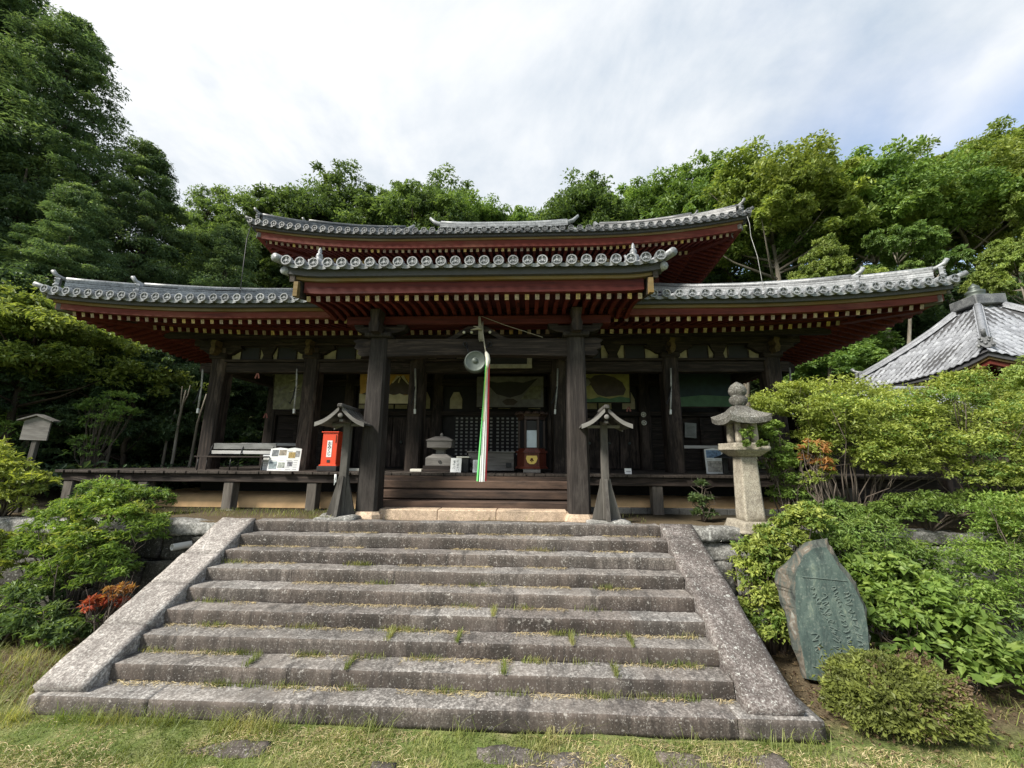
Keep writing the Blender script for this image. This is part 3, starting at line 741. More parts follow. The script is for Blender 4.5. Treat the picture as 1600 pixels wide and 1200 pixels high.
def tile_roof(rf, sides, depth, parent, mats, umax=None, rows=.29, skip=None, disc=.098):
    """pan sheet, round-tile rows, eave discs and drooping pan-tile lips, one mesh"""
    mb = HB()
    for side in sides:
        h = rf.half(side); n = int(2*h/rows); off = -n*rows/2
        D = depth[side]
        lim = (lambda w: max(h-w, umax[side] if umax else 0))
        # pan surface
        nu, nv = 64, 22; vs = []; fs = []
        for j in range(nv+1):
            w = -.02+(D+.02)*j/nv
            for i in range(nu+1): vs.append(rf.P(side, (2*i/nu-1)*lim(max(w, 0)), w, -.02))
        for j in range(nv):
            for i in range(nu): a = j*(nu+1)+i; fs.append((a, a+1, a+nu+2, a+nu+1))
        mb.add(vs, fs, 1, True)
        full = side != 2
        for k in range(n+1):
            u = off+k*rows
            if skip and skip(side, u): continue
            wmax = D if abs(u) <= (umax[side] if umax else 0) else min(D, h-abs(u))
            if wmax < .12: wmax = .12
            if not full: continue
            # round tiles, half tube in segments
            m = max(2, int(wmax/.42)); r = .075; vs = []; fs = []; nn = 7
            for j in range(m+1):
                w = wmax*j/m; c = rf.P(side, u, w, -.01)
                sd_ = (rf.P(side, u+.05, w)-rf.P(side, u-.05, w)); sd_.z = 0; sd_.normalize()
                for q in range(nn):
                    t = math.pi*q/(nn-1); vs.append(c+sd_*r*math.cos(t)+Vector((0, 0, 1))*r*1.15*math.sin(t))
            for j in range(m):
                for q in range(nn-1): a = j*nn+q; fs.append((a, a+nn, a+nn+1, a+1))
            mb.add(vs, fs, 0, True)
            # eave disc with raised rim and a crest in relief
            c = rf.P(side, u, -.11, .025); out = rf.P(side, u, -1, 0, False)-rf.P(side, u, 0, 0, False); out.z = 0; out.normalize()
            sd_ = Vector((0, 0, 1)).cross(out).normalized()
            nd = 14; vs = []; fs = []
            for rr, dd in ((disc*1.0, -.08), (disc*1.0, .015), (disc*.80, .015), (disc*.76, -.006), (disc*.30, -.006), (disc*.26, .008)):
                for q in range(nd):
                    t = 2*math.pi*q/nd; vs.append(c+out*dd+sd_*rr*math.cos(t)+Vector((0, 0, 1))*rr*math.sin(t))
            for a in range(5):
                for q in range(nd): fs.append((a*nd+q, a*nd+(q+1) % nd, (a+1)*nd+(q+1) % nd, (a+1)*nd+q))
            mb.add(vs, fs[:3*nd]+fs[4*nd:]+[tuple(5*nd+q for q in range(nd))], 0, False); mb.add(vs, fs[3*nd:4*nd], 2, False)
            for q in range(3):
                t = 2*math.pi*q/3+math.pi/2; cc = c+out*.004+(sd_*math.cos(t)+Vector((0, 0, 1))*math.sin(t))*disc*.52
                mb.add([cc+sd_*.022, cc+Vector((0, 0, .026)), cc-sd_*.022, cc-Vector((0, 0, .026)), cc+out*.012], [(0, 1, 4), (1, 2, 4), (2, 3, 4), (3, 0, 4)], 0)
            # drooping lip of the pan tile to the next row
            if k < n and not (skip and skip(side, u+rows)):
                vs = []; fs = []; ns = 6
                for i in range(ns+1):
                    t = i/ns; uu = u+rows*t; dr = .045*math.sin(math.pi*t)
                    vs += [rf.P(side, uu, -.07, .005-dr), rf.P(side, uu, -.07, -.075-dr*.9), rf.P(side, uu, .25, .0-dr)]
                for i in range(ns):
                    a = i*3; fs += [(a, a+3, a+4, a+1), (a+2, a+5, a+3, a)]
                mb.add(vs, fs, 0, False)
    return mb.build('roof_tiles', mats, parent)
def ridge_run(mb, pts, w, h, layers=5, cap=.085):
    """stacked flat ridge tiles with a round cap, along pts"""
    for l in range(layers):
        z0 = h*l/layers; z1 = h*(l+.8)/layers; ww = w*(1-.07*l)+(.02 if l % 2 else 0)
        for p, q in zip(pts[:-1], pts[1:]):
            d = (q-p); mb.bar(p+Vector((0, 0, (z0+z1)/2)), q+d*.01+Vector((0, 0, (z0+z1)/2)), ww, z1-z0, 0)
    for p, q in zip(pts[:-1], pts[1:]): mb.bar(p+Vector((0, 0, h*.48)), q+Vector((0, 0, h*.48)), w*.72, h*.9, 1)
    mb.tube([p+Vector((0, 0, h+.02)) for p in pts], cap, 8)
def ornament(mb, p, d, s=1.0):
    """ridge-end demon tile with a projecting horn; p base, d outward (horizontal unit)"""
    d = Vector((d[0], d[1], 0)).normalized(); sd_ = Vector((-d.y, d.x, 0)); up = Vector((0, 0, 1))
    def pt(a, b, c): return p+sd_*a*s+d*b*s+up*c*s
    out = [(-.20, 0), (.20, 0), (.25, .10), (.18, .2), (.20, .32), (.10, .42), (-.10, .42), (-.20, .32), (-.18, .2), (-.25, .10)]
    n = len(out)
    mb.add([pt(a, -.03, c) for a, c in out]+[pt(a, .07, c) for a, c in out], [tuple(range(n)), tuple(range(2*n-1, n-1, -1))]+[(k, k+n, (k+1) % n+n, (k+1) % n) for k in range(n)])
    for a, c, r in ((-.09, .27, .05), (.09, .27, .05), (0, .17, .065), (-.17, .08, .06), (.17, .08, .06), (-.12, .37, .04), (.12, .37, .04)):
        mb.tube([pt(a, .05, c), pt(a, .10, c-.01), pt(a, .125, c-.02)], [r*s, r*s*.8, r*s*.3], 7)
    mb.tube([pt(0, -.30, .40), pt(0, -.05, .44), pt(0, .12, .53), pt(0, .22, .68)], [.075*s, .075*s, .072*s, .07*s], 9)
def rafters(mb, rf, side, w0, w1, z0, z1, wd, ht, step, ulim=None, skip=None, each=None, n0=None):
    """rafters from the eave (w0) inwards (w1); stop at the hip"""
    h = rf.half(side); n = int(2*(h-w0)/step); off = -n*step/2
    for k in range(n+1):
        u = off+k*step
        if skip and skip(u): continue
        wm = min(w1, h-abs(u))
        if wm < w0+.15: continue
        a = rf.P(side, u, w0, z0, False); t = (wm-w0)/(w1-w0)
        b = rf.P(side, u, wm, z0+(z1-z0)*t, False)
        # follow the upturn at both ends
        if each: each(a, b)
        else: mb.bar(a, b, wd, ht, 0, capmi=1)

def lower_roof():
    prof = lambda w: .30*w+.030*max(0, w)**2
    rf = Roof(AX, 10.82, 8.5, 8.2, 4.98, .30, 5.2, prof)
    t = bpy.data.objects.new('lower_roof', None); COL.objects.link(t); t.parent = hall
    cover = lambda side, u: side == 0 and abs(u) < 3.75
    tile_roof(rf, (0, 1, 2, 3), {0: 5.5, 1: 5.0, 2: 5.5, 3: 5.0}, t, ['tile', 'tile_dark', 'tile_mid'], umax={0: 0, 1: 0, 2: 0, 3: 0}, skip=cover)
    m0, m1, m2, m3 = HB(), HB(), HB(), HB()
    for s in range(4):
        rf.sweep(m0, s, .02, .30, -.20, -.06); rf.sweep(m1, s, .10, .26, -.275, -.203)
        rf.sweep(m2, s, .14, .30, -.43, -.278)
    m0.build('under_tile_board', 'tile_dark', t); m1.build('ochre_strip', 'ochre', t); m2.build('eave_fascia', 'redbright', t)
    # soffit boards above the rafters
    mb = HB()
    for s in range(4):
        h = rf.half(s); vs = []; fs = []; n = 40
        for w, z in ((.28, -.37), (1.35, -.14), (2.7, .12)):
            for i in range(n+1): vs.append(rf.P(s, (2*i/n-1)*(h-w), w, z, False))
        for j in range(2):
            for i in range(n): a = j*(n+1)+i; fs.append((a, a+n+1, a+n+2, a+1))
        mb.add(vs, fs)
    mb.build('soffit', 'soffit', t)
    # flying rafters of the front: each its own part
    def each(a, b):
        m = HB(); m.bar(a, b, .085, .105, 0, capmi=1); m.build('rafter', ['red_y', 'cap'], t)
    rafters(None, rf, 0, .26, 1.5, -.49, -.21, .085, .105, .242, skip=lambda u: abs(u) < 3.0, each=each)
    mb = HB()
    for s in (1, 3): rafters(mb, rf, s, .26, 1.5, -.49, -.21, .085, .105, .242)
    for s in (0, 1, 3): rafters(mb, rf, s, 1.30, 2.75, -.44, .04, .095, .12, .242)
    o = mb.build('rafter', ['red_y', 'cap'], t); o['kind'] = 'stuff'
    # board carrying the flying rafters, hip rafters
    mb = HB()
    for s in range(4): rf.sweep(mb, s, 1.22, 1.36, -.36, -.27)
    mb.build('rafter_board', 'red_x', t)
    for sx in (-1, 1):
        c = Vector((AX+sx*10.82, 8.5, 0)); ce = rf.P(0, sx*10.82, 0, 0, False).z
        d = Vector((-sx, 1, 0))
        mb = HB(); mb.bar(c+d*.42+Vector((0, 0, ce-.50)), c+d*2.9+Vector((0, 0, 4.98-.02)), .2, .22, 0, capmi=1); mb.build('hip_rafter', ['red_y', 'grey_x'], t)
        mb = HB(); mb.bar(c+d*.16+Vector((0, 0, ce-.40)), c+d*1.2+Vector((0, 0, ce-.42)), .2, .16, 0, capmi=0); mb.build('hip_rafter', ['grey_x'], t)
    # hip ridges in two stages with ornaments
    for side, sx in ((0, -1), (0, 1)):
        def hp(i, dz=0):
            p = rf.P(0, sx*(10.82-i), i, dz+.05); return p
        mb = HB(); ridge_run(mb, [hp(.2), hp(.5), hp(.9), hp(1.35)], .24, .22, 4); ridge_run(mb, [hp(1.2), hp(1.7), hp(2.3), hp(3.0), hp(4.0), hp(5.2)], .26, .26, 5)
        mb.build('hip_ridge', ['tile', 'tile_dark'], t)
        for i, s in ((.12, .66), (1.12, .72)):
            m = HB(); ornament(m, hp(i), (sx, -1), s); m.build('ridge_end_tile', 'tile', t)
    for sx in (-1, 1):
        mb = HB(); ridge_run(mb, [rf.P(2, sx*(10.82-i), i, .05) for i in (.2, 1, 2, 3.5, 5)], .26, .3, 5); mb.build('hip_ridge', ['tile', 'tile_dark'], t)
        # eave corner roll
        mb = HB(); c = rf.P(0, sx*10.82, 0, 0, False); d = Vector((sx, -1, 0)).normalized()
        mb.tube([c-d*.5+Vector((0, 0, .05)), c+d*.02+Vector((0, 0, .03)), c+d*.22+Vector((0, 0, .10))], [.075, .07, .06], 9); mb.build('corner_tile', 'tile', t)
    return rf
lower = lower_roof()

def upper_roof():
    prof = lambda w: .38*w+.050*max(0, w)**2
    rf = Roof(AX, 8.42, 11.7, 5.3, 8.76, .50, 5.6, prof)
    t = bpy.data.objects.new('upper_roof', None); COL.objects.link(t); t.parent = hall
    tile_roof(rf, (0, 1, 2, 3), {0: 5.28, 1: 3.9, 2: 5.28, 3: 3.9}, t, ['tile_old', 'tile_dark', 'tile_mid'], umax={0: 4.4, 1: 0, 2: 4.4, 3: 0})
    m0, m1, m2 = HB(), HB(), HB()
    for s in range(4):
        rf.sweep(m0, s, .02, .30, -.20, -.06); rf.sweep(m1, s, .10, .26, -.275, -.203); rf.sweep(m2, s, .14, .30, -.52, -.278)
    m0.build('under_tile_board', 'tile_dark', t); m1.build('ochre_strip', 'ochre', t); m2.build('eave_fascia', 'redbright', t)
    mb = HB()
    for s in range(4):
        h = rf.half(s); vs = []; fs = []; n = 40
        for w, z in ((.28, -.46), (1.3, -.22), (2.45, .05)):
            for i in range(n+1): vs.append(rf.P(s, (2*i/n-1)*(h-w), w, z, False))
        for j in range(2):
            for i in range(n): a = j*(n+1)+i; fs.append((a, a+n+1, a+n+2, a+1))
        mb.add(vs, fs)
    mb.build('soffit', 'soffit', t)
    mb = HB()
    for s in (0, 1, 3): rafters(mb, rf, s, .26, 1.45, -.57, -.30, .09, .11, .215)
    for s in (0, 1, 3): rafters(mb, rf, s, 1.25, 2.5, -.55, -.07, .095, .12, .215)
    o = mb.build('rafter', ['red_y', 'cap'], t); o['kind'] = 'stuff'
    mb = HB()
    for s in range(4): rf.sweep(mb, s, 1.17, 1.31, -.47, -.37)
    mb.build('rafter_board', 'red_x', t)
    for sx in (-1, 1):
        c = Vector((AX+sx*8.42, 11.7, 0)); ce = rf.P(0, sx*8.42, 0, 0, False).z; d = Vector((-sx, 1, 0))
        mb = HB(); mb.bar(c+d*.36+Vector((0, 0, ce-.56)), c+d*2.7+Vector((0, 0, 8.66)), .2, .24, 0, capmi=1); mb.build('hip_rafter', ['red_y', 'grey_x'], t)
        mb = HB(); mb.bar(c+d*.14+Vector((0, 0, ce-.44)), c+d*1.1+Vector((0, 0, ce-.50)), .2, .16, 0); mb.build('hip_rafter', ['grey_x'], t)
        def hp(i, dz=0): return rf.P(0, sx*(8.42-i), i, dz+.05)
        mb = HB(); ridge_run(mb, [hp(.2), hp(.5), hp(.9), hp(1.35)], .24, .22, 4); ridge_run(mb, [hp(1.25), hp(1.8), hp(2.5), hp(3.2), hp(4.0)], .26, .30, 5)
        mb.build('hip_ridge', ['tile_old', 'tile_dark'], t)
        for i, s in ((.12, .66), (1.17, .6)):
            m = HB(); ornament(m, hp(i), (sx, -1), s); m.build('ridge_end_tile', 'tile_old', t)
        mb = HB(); ridge_run(mb, [rf.P(2, sx*(8.42-i), i, .05) for i in (.2, 1, 2, 3, 4)], .26, .3, 5); mb.build('hip_ridge', ['tile_old', 'tile_dark'], t)
        mb = HB(); c = rf.P(0, sx*8.42, 0, 0, False); d = Vector((sx, -1, 0)).normalized()
        mb.tube([c-d*.5+Vector((0, 0, .05)), c+d*.02+Vector((0, 0, .03)), c+d*.2+Vector((0, 0, .08))], [.075, .07, .06], 9); mb.build('corner_tile', 'tile_old', t)
        # gable with descending ridge
        zr = 8.76+prof(5.28); zg = 8.76+prof(4.0)
        mb = HB(); x = AX+sx*4.4; x2 = x-sx*.3
        for a, b in ((x2, x2+.06),):
            mb.add([(a, 15.7, zg), (a, 17, zr), (a, 18.3, zg), (b, 15.7, zg), (b, 17, zr), (b, 18.3, zg)], [(0, 1, 2), (5, 4, 3), (0, 3, 4, 1), (1, 4, 5, 2)])
        mb.build('gable', 'wood_z', t)
        mb = HB()
        for s2 in (-1, 1): ridge_run(mb, [Vector((x, 17-s2*w_, 8.76+prof(5.3-w_)+.05)) for w_ in (1.7, 1.2, .7, .2)], .24, .25, 4)
        mb.build('gable_ridge', ['tile_old', 'tile_dark'], t)
    zr = 8.76+prof(5.28)
    mb = HB(); ridge_run(mb, [Vector((AX-3.1+6.2*i/8, 17, zr+.02+.10*abs(i/4-1)**3)) for i in range(9)], .36, .30, 4, .10); mb.build('main_ridge', ['tile', 'tile_dark'], t)
    for sx in (-1, 1):
        mb = HB(); p = Vector((AX+sx*3.1, 17, zr+.34))
        mb.tube([p-Vector((sx*.5, 0, .0)), p, p+Vector((sx*.3, 0, .12)), p+Vector((sx*.55, 0, .38))], [.12, .12, .10, .06], 9); mb.build('ridge_end_tile', 'tile', t)
    # wall of the upper storey between the roofs
    mb = HB(); mb.box(AX-6.0, AX+6.0, 14.1, 19.9, 5.1, 8.9); mb.build('upper_wall', 'plaster', t)
    mb = HB()
    for x in (-6.0, -4.2, -2.1, 2.1, 4.2, 6.0): mb.cbox(AX+x-.2, AX+x+.2, 13.9, 14.4, 6.0, 8.7, .02)
    mb.cbox(AX-6.3, AX+6.3, 13.85, 14.08, 8.2, 8.6, .02)
    for s in (-1, 1): mb.cbox(AX+s*6.12-.12, AX+s*6.12+.12, 14.1, 20, 8.2, 8.6, .02)
    mb.build('upper_frame', 'red_x', t)
upper_roof()

def porch_roof():
    t = bpy.data.objects.new('porch_roof', None); COL.objects.link(t); t.parent = hall
    hw = 3.94; yf = 7.2; ze = 5.14; prof = lambda w: .26*w+.018*max(0, w)**2
    rf = Roof(AX, hw, yf, 50, ze, .0, 1, prof)
    rf.lf = lambda side, u, w: .10*max(0, (abs(u)-hw+.9)/.9)**2
    tile_roof(rf, (0,), {0: 4.2}, t, ['tile', 'tile_dark', 'tile_mid'], umax={0: hw}, rows=.292, disc=.106)
    def strip(w0, w1, z0, z1, hwl, mat, name):
        mb = HB(); n = 30; vs = []; fs = []
        for i in range(n+1):
            u = (2*i/n-1)*hwl
            for w, z in ((w0, z0), (w0, z1), (w1, z1), (w1, z0)): vs.append(rf.P(0, u, w, z, False))
        for i in range(n):
            for k in range(4): fs.append((i*4+k, i*4+(k+1) % 4, (i+1)*4+(k+1) % 4, (i+1)*4+k))
        fs += [(3, 2, 1, 0), (n*4, n*4+1, n*4+2, n*4+3)]
        mb.add(vs, fs); return mb.build(name, mat, t)
    strip(.02, .30, -.24, -.07, hw-.02, 'tile_dark', 'under_tile_board')
    strip(.10, .26, -.31, -.243, hw-.2, 'ochre', 'ochre_strip')
    strip(.16, .32, -.56, -.313, hw-.42, 'red_x', 'eave_fascia')
    # soffit
    mb = HB(); x0, x1 = AX-hw+.35, AX+hw-.35
    mb.add([(x0, yf+.3, ze-.40), (x1, yf+.3, ze-.40), (x1, yf+1.3, ze-.47), (x0, yf+1.3, ze-.47), (x1, yf+3.9, ze+.30), (x0, yf+3.9, ze+.30)], [(0, 3, 2, 1), (3, 5, 4, 2)])
    mb.build('soffit', 'soffit', t)
    # curved rafters, each one a part
    n = 34
    for k in range(n):
        x = AX-3.46+6.92*k/(n-1)
        pts = [(x, yf+.26, ze-.63), (x, yf+.6, ze-.56), (x, yf+1.0, ze-.55), (x, yf+1.45, ze-.63)]
        m = HB()
        for i in range(3): m.bar(pts[i], Vector(pts[i+1])+Vector((0, .004, 0)), .085, .115, 0, capmi=1 if i == 0 else None)
        m.build('rafter', ['red_y', 'cap'], t)
    mb = HB()
    for k in range(n):
        x = AX-3.46+6.92*k/(n-1); mb.bar((x, yf+1.4, ze-.58), (x, yf+3.8, ze+.16), .085, .11)
    o = mb.build('rafter', ['red_y', 'cap'], t); o['kind'] = 'stuff'
    for sx in (-1, 1):
        # bargeboard, its gilded front tip and the verge tiles
        mb = HB(); x = AX+sx*(hw-.32); pts = [Vector((x, yf+.12+.9*i, ze-.40+prof(.12+.9*i)*.8-.10)) for i in range(5)]
        for p, q in zip(pts[:-1], pts[1:]): mb.bar(p, q, .09, .34)
        mb.build('bargeboard', 'wood_y', t)
        mb = HB(); mb.prism([(x-.045, ze-.66), (x+.045, ze-.66), (x+.045, ze-.34), (x-.045, ze-.34)], yf+.02, yf+.12); mb.build('gilt_fitting', 'ochre', t)
        mb = HB(); xv = AX+sx*(hw-.02)
        mb.tube([Vector((xv+sx*.12*(1 if i == 0 else 0), yf-.12+.85*i, ze+.04+prof(.85*i)+.09*max(0, 1-i))) for i in range(6)], [.09]+[.085]*5, 10)
        mb.tube([Vector((xv-sx*.03, yf+.55*i, ze-.11+prof(.55*i))) for i in range(8)], .085, 8)
        mb.build('verge_tile', 'tile', t)
        # side of the porch roof, dark boards below the verge
        mb = HB(); a = AX+sx*(hw-.16)
        vs = [(a, yf+.05+.8*i, ze-.13+prof(.8*i)) for i in range(6)]+[(a, yf+.05+.8*i, ze-.33+prof(.8*i)*.9) for i in range(6)]
        vs += [(v[0]-sx*.10, v[1], v[2]) for v in vs]
        fs = [(i, i+1, i+7, i+6) for i in range(5)]+[(i+12, i+18, i+19, i+13) for i in range(5)]+[(i+6, i+7, i+19, i+18) for i in range(5)]+[(0, 6, 18, 12)]
        mb.add(vs, fs); mb.build('verge_board', 'wood_y', t)
        # small statue-like finial by the eave
        mb = HB(); p = Vector((AX+sx*3.42, yf+.42, ze+prof(.42)))
        xf = Matrix.Translation(p)
        mb.lathe([(.13, .0), (.14, .05), (.10, .09), (.13, .14), (.11, .22), (.05, .27), (.075, .31), (.06, .37), (.03, .40), (.045, .44), (.012, .53)], 10, xf=xf)
        for q in (-1, 1): mb.tube([p+Vector((q*.08, -.02, .12)), p+Vector((q*.17, -.06, .15)), p+Vector((q*.20, -.05, .22))], [.05, .045, .02], 7)
        mb.build('finial', 'tile', t)
porch_roof()
# ------------------------------------------------------------------ things on and around the hall
def local(t):
    """mesh builder that takes world coordinates and hangs its mesh under thing t (no rotation)"""
    inv = Matrix.Translation(-t.location)
    class LB(MB):
        def build(s, name, mats, parent=t):
            s.v = [tuple(inv @ Vector(v)) for v in s.v]
            return MB.build(s, name, mats, parent)
    return LB

def gong():
    t = thing('temple_gong', 'round green bronze gong hanging under the porch beam', 'gong', (-1.13, 8.14, 3.30)); B = local(t)
    xf = Matrix.Translation((-1.13, 8.14, 3.30)) @ Matrix.Rotation(R(90), 4, 'X')
    mb = B(); mb.lathe([(.10, -.11), (.20, -.10), (.245, -.05), (.262, 0), (.245, .05), (.225, .085), (.205, .09), (.20, .082), (.15, .10), (.14, .09), (.10, .108), (.09, .098), (.05, .11), (.045, .125), (.02, .13)], 36, xf=xf)
    mb.build('gong_body', 'bronze')
    for s in (-1, 1):
        mb = B(); c = (-1.13+s*.17, 8.14, 3.50)
        mb.tube([c, (-1.13+s*.20, 8.17, 3.62), (-1.13+s*.26, 8.28, 3.72), (-1.13+s*.28, 8.345, 3.75)], .014, 7)
        mb.tube([(-1.13+s*.28+.045*math.cos(a), 8.335, 3.76+.055*math.sin(a)) for a in [k*math.pi/5 for k in range(11)]], .013, 6)
        mb.build('hanging_hook', 'metal')
gong()

def bell_rope():
    t = thing('bell_pull', 'long green, white and red cloth bell pull hanging before the wooden steps', 'bell rope', (-.90, 8.02, .76)); B = local(t)
    mb = B(); mb.tube([(-1.02, 8.34, 4.30), (-1.0, 8.2, 4.0), (-.93, 8.06, 3.62), (-.885, 8.02, 3.44)], .014, 7); mb.build('rope', 'rope')
    mb = B(); mb.tube([(-.90, 8.02, 3.50), (-.87, 8.02, 3.42), (-.84, 8.0, 3.30), (-.83, 8.0, 3.22)], [.02, .05, .045, .025], 9); mb.tube([(-.87, 8.0, 3.38), (-.855, 7.98, 3.2), (-.86, 8.0, 3.1)], [.03, .035, .02], 8); mb.build('knot', 'offwhite')
    cols = {'green': (.12, .48, .14), 'white': (.80, .80, .77), 'red': (.60, .05, .06), 'yellow': (.62, .58, .18)}
    def strip(x0t, x1t, x0b, x1b, y, zt, zb, mat, seed):
        n = 16; m = 7; vs = []; fs = []
        for i in range(n+1):
            t_ = i/n; z = zt+(zb-zt)*t_
            for j in range(m+1):
                q = j/m; x = (x0t+(x1t-x0t)*q)*(1-t_)+(x0b+(x1b-x0b)*q)*t_
                vs.append((x+.008*math.sin(t_*5+seed), y+.016*math.sin(q*9+seed+t_*1.5)-.01*math.cos(t_*3), z))
        for i in range(n):
            for j in range(m): a = i*(m+1)+j; fs.append((a, a+1, a+m+2, a+m+1))
        mb = B(); nv = len(vs); vs2 = [(x, yy+.006, z) for x, yy, z in vs]
        mb.add(vs+vs2, fs+[tuple(k+nv for k in f[::-1]) for f in fs], 0, True); return mb.build('cloth_strip', mat)
    for k, c in cols.items(): M['cl_'+k] = plain(k+'_cloth', c, .85, var=.05, bmp=.05)
    strip(-.905, -.855, -1.035, -.955, 8.02, 3.32, .77, 'cl_green', 0)
    strip(-.87, -.85, -.985, -.91, 8.0, 3.30, .76, 'cl_white', 2)
    strip(-.855, -.835, -.925, -.862, 8.012, 3.32, .765, 'cl_white', 4)
    strip(-.845, -.805, -.89, -.835, 8.03, 3.30, .77, 'cl_red', 5)
    strip(-.89, -.86, -.935, -.905, 7.985, 3.31, 2.0, 'cl_yellow', 1)
    strip(-.88, -.862, -.99, -.965, 7.99, 3.25, 1.3, 'cl_green', 3)
bell_rope()
def rope_bundle():
    t = thing('rope_bundle', 'looped bundle of pale rope tied above the gong', 'rope', (-1.1, 8.3, 4.3)); B = local(t)
    mb = B()
    for k in range(4): mb.tube([(-1.12+k*.012, 8.335-.01*k, 4.42), (-1.10+.02*k, 8.28, 4.15), (-1.09+.025*k, 8.26, 3.86), (-1.07+.03*k, 8.25, 3.80), (-1.05+.02*k, 8.26, 3.9), (-1.07+.012*k, 8.3, 4.2)], .010, 6)
    mb.tube([(-1.28, 8.27, 4.08), (-1.1, 8.22, 4.10), (-1.03, 8.24, 4.08)], [.012, .03, .02], 7)
    mb.tube([(-1.22, 8.26, 4.16), (-1.1, 8.22, 4.13)], [.012, .02], 7)
    mb.build('loops', 'rope')
    c = bpy.data.objects; mb = MB(); mb.tube([(-1.06, 8.33, 4.43), (-.5, 8.31, 4.2), (.1, 8.29, 3.99), (.35, 8.29, 3.90)], .006, 5)
    tag(mb.build('cord', 'rope'), 'thin slack cord running from the rope bundle along the porch beam', 'cord')
rope_bundle()

M['old_frame'] = plain('yellowed_frame', (.30, .28, .21), .8, var=.3)
def plaque():
    t = thing('name_plaque', 'dark plaque with white cornered frame hanging behind the gong', 'plaque', (-.72, 10.72, 3.86)); B = local(t)
    mb = B(); mb.cbox(-1.45, .0, 10.66, 10.72, 3.80, 4.42, .01); mb.build('board', 'dark')
    mb = B()
    mb.cbox(-1.58, .13, 10.60, 10.66, 3.74, 3.86, .01); mb.cbox(-1.58, -1.44, 10.60, 10.66, 3.862, 4.46, .01); mb.cbox(-.01, .13, 10.60, 10.66, 3.862, 4.46, .01)
    mb.build('frame', 'old_frame')
plaque()

def painting(label, x0, x1, z0, z1, y, base, shapes, tilt=.10, skew=0):
    """votive painting: board with a frame and flat painted shapes laid on it, leaning out at the top"""
    t = thing('votive_painting', label, 'painting', ((x0+x1)/2, y, z0), group='votive paintings hung under the eaves'); t.rotation_euler = (tilt, 0, 0)
    w, h = (x1-x0)/2, z1-z0
    mb = MB(); mb.cbox(-w, w, 0, .04, 0, h, .006); mb.build('canvas', base, t)
    for i, (nm_, poly, mat) in enumerate(shapes):
        m = MB(); m.prism([(-w+2*w*a, h*b) for a, b in poly], -.004*(i+1), -.004*i-.0005); m.build(nm_, mat, t)
    m = MB()
    for a in ((-w-.03, -w+.0, 0, h), (w, w+.03, 0, h), (-w-.03, w+.03, -.035, -.001), (-w-.03, w+.03, h+.001, h+.035)): m.cbox(a[0], a[1], -.01, .05, a[2], a[3], .004)
    m.build('frame', 'wood_x', t)
    return t
def pmat(k, c, var=.2, scale=5): M[k] = plain(k, c, .75, var=var, scale=scale, bmp=.05); return k
pmat('paint_olive', (.15, .145, .09), .45, 7); pmat('paint_gold', (.42, .24, .05), .25); pmat('paint_cream', (.42, .37, .22), .2); pmat('paint_brown', (.05, .035, .025), .3)
pmat('paint_grey', (.14, .13, .115), .3); pmat('paint_yellowgreen', (.24, .22, .07), .25); pmat('paint_teal', (.012, .03, .03), .3); pmat('paint_dark', (.025, .022, .02)); pmat('paint_white', (.5, .47, .4)); pmat('paint_green', (.06, .13, .06), .2)
random.seed(5)
def streaks(n, cx, cy, mat, seed):
    r = random.Random(seed); out = []
    for i in range(n):
        a = r.uniform(.2, 1.2); x = cx+r.uniform(-.3, .3); y = cy+r.uniform(-.25, .25); l = r.uniform(.12, .3); dx, dy = l*math.cos(a), l*math.sin(a)
        out.append(('brush_stroke', [(x, y), (x+.02, y-.012), (x+dx+.008, y+dy-.01), (x+dx, y+dy)], mat))
    return out
painting('dull olive painting of pale streaks hung in the leftmost bay', -8.55, -7.30, 2.78, 3.98, 12.5, 'paint_olive', streaks(9, .42, .35, 'paint_grey', 3)+streaks(5, .6, .55, 'paint_cream', 8))
mt = [('mountain', [(.0, .30), (1.0, .30), (1.0, .50), (.88, .62), (.76, .97), (.70, .93), (.64, .96), (.52, .62), (.40, .45), (.1, .38)], 'paint_brown')]
mt += [('snow_streak', p, 'paint_cream') for p in ([(.70, .93), (.64, .96), (.55, .70), (.57, .69), (.66, .88)], [(.76, .97), (.71, .93), (.74, .85), (.83, .66), (.86, .65), (.80, .82)], [(.69, .9), (.66, .72), (.68, .7), (.71, .88)], [(.52, .62), (.40, .45), (.38, .47), (.5, .65)], [(.88, .66), (.98, .52), (1., .54), (.9, .68)])]
mt += [('gold_sky', [(.0, .62), (.35, .60), (.45, .70), (.50, 1.0), (.0, 1.0)], 'paint_gold'), ('cloud_band', [(0, .0), (1, .0), (1, .28), (.9, .33), (.8, .27), (.7, .34), (.6, .28), (.5, .34), (.4, .28), (.25, .36), (.1, .30), (0, .34)], 'paint_cream')]
painting('painting of a snow streaked peak under a gold sky behind the left porch post', -5.60, -3.66, 2.98, 3.96, 12.5, 'paint_gold', mt)
fan = [('dark_fan', [(.08, .92), (.30, .42), (.50, .30), (.68, .42), (.92, .95), (.70, .80), (.5, .84), (.3, .8)], 'paint_dark'), ('pale_patch', [(.66, .25), (.96, .25), (.96, .7), (.80, .66)], 'paint_olive'), ('bowl', [(.38, .18), (.44, .06), (.56, .06), (.62, .18), (.55, .27), (.45, .27)], 'paint_brown')]
painting('grey painting of a dark spreading shape above the lattice doors', -1.75, .55, 2.95, 4.0, 13.1, 'paint_grey', fan)
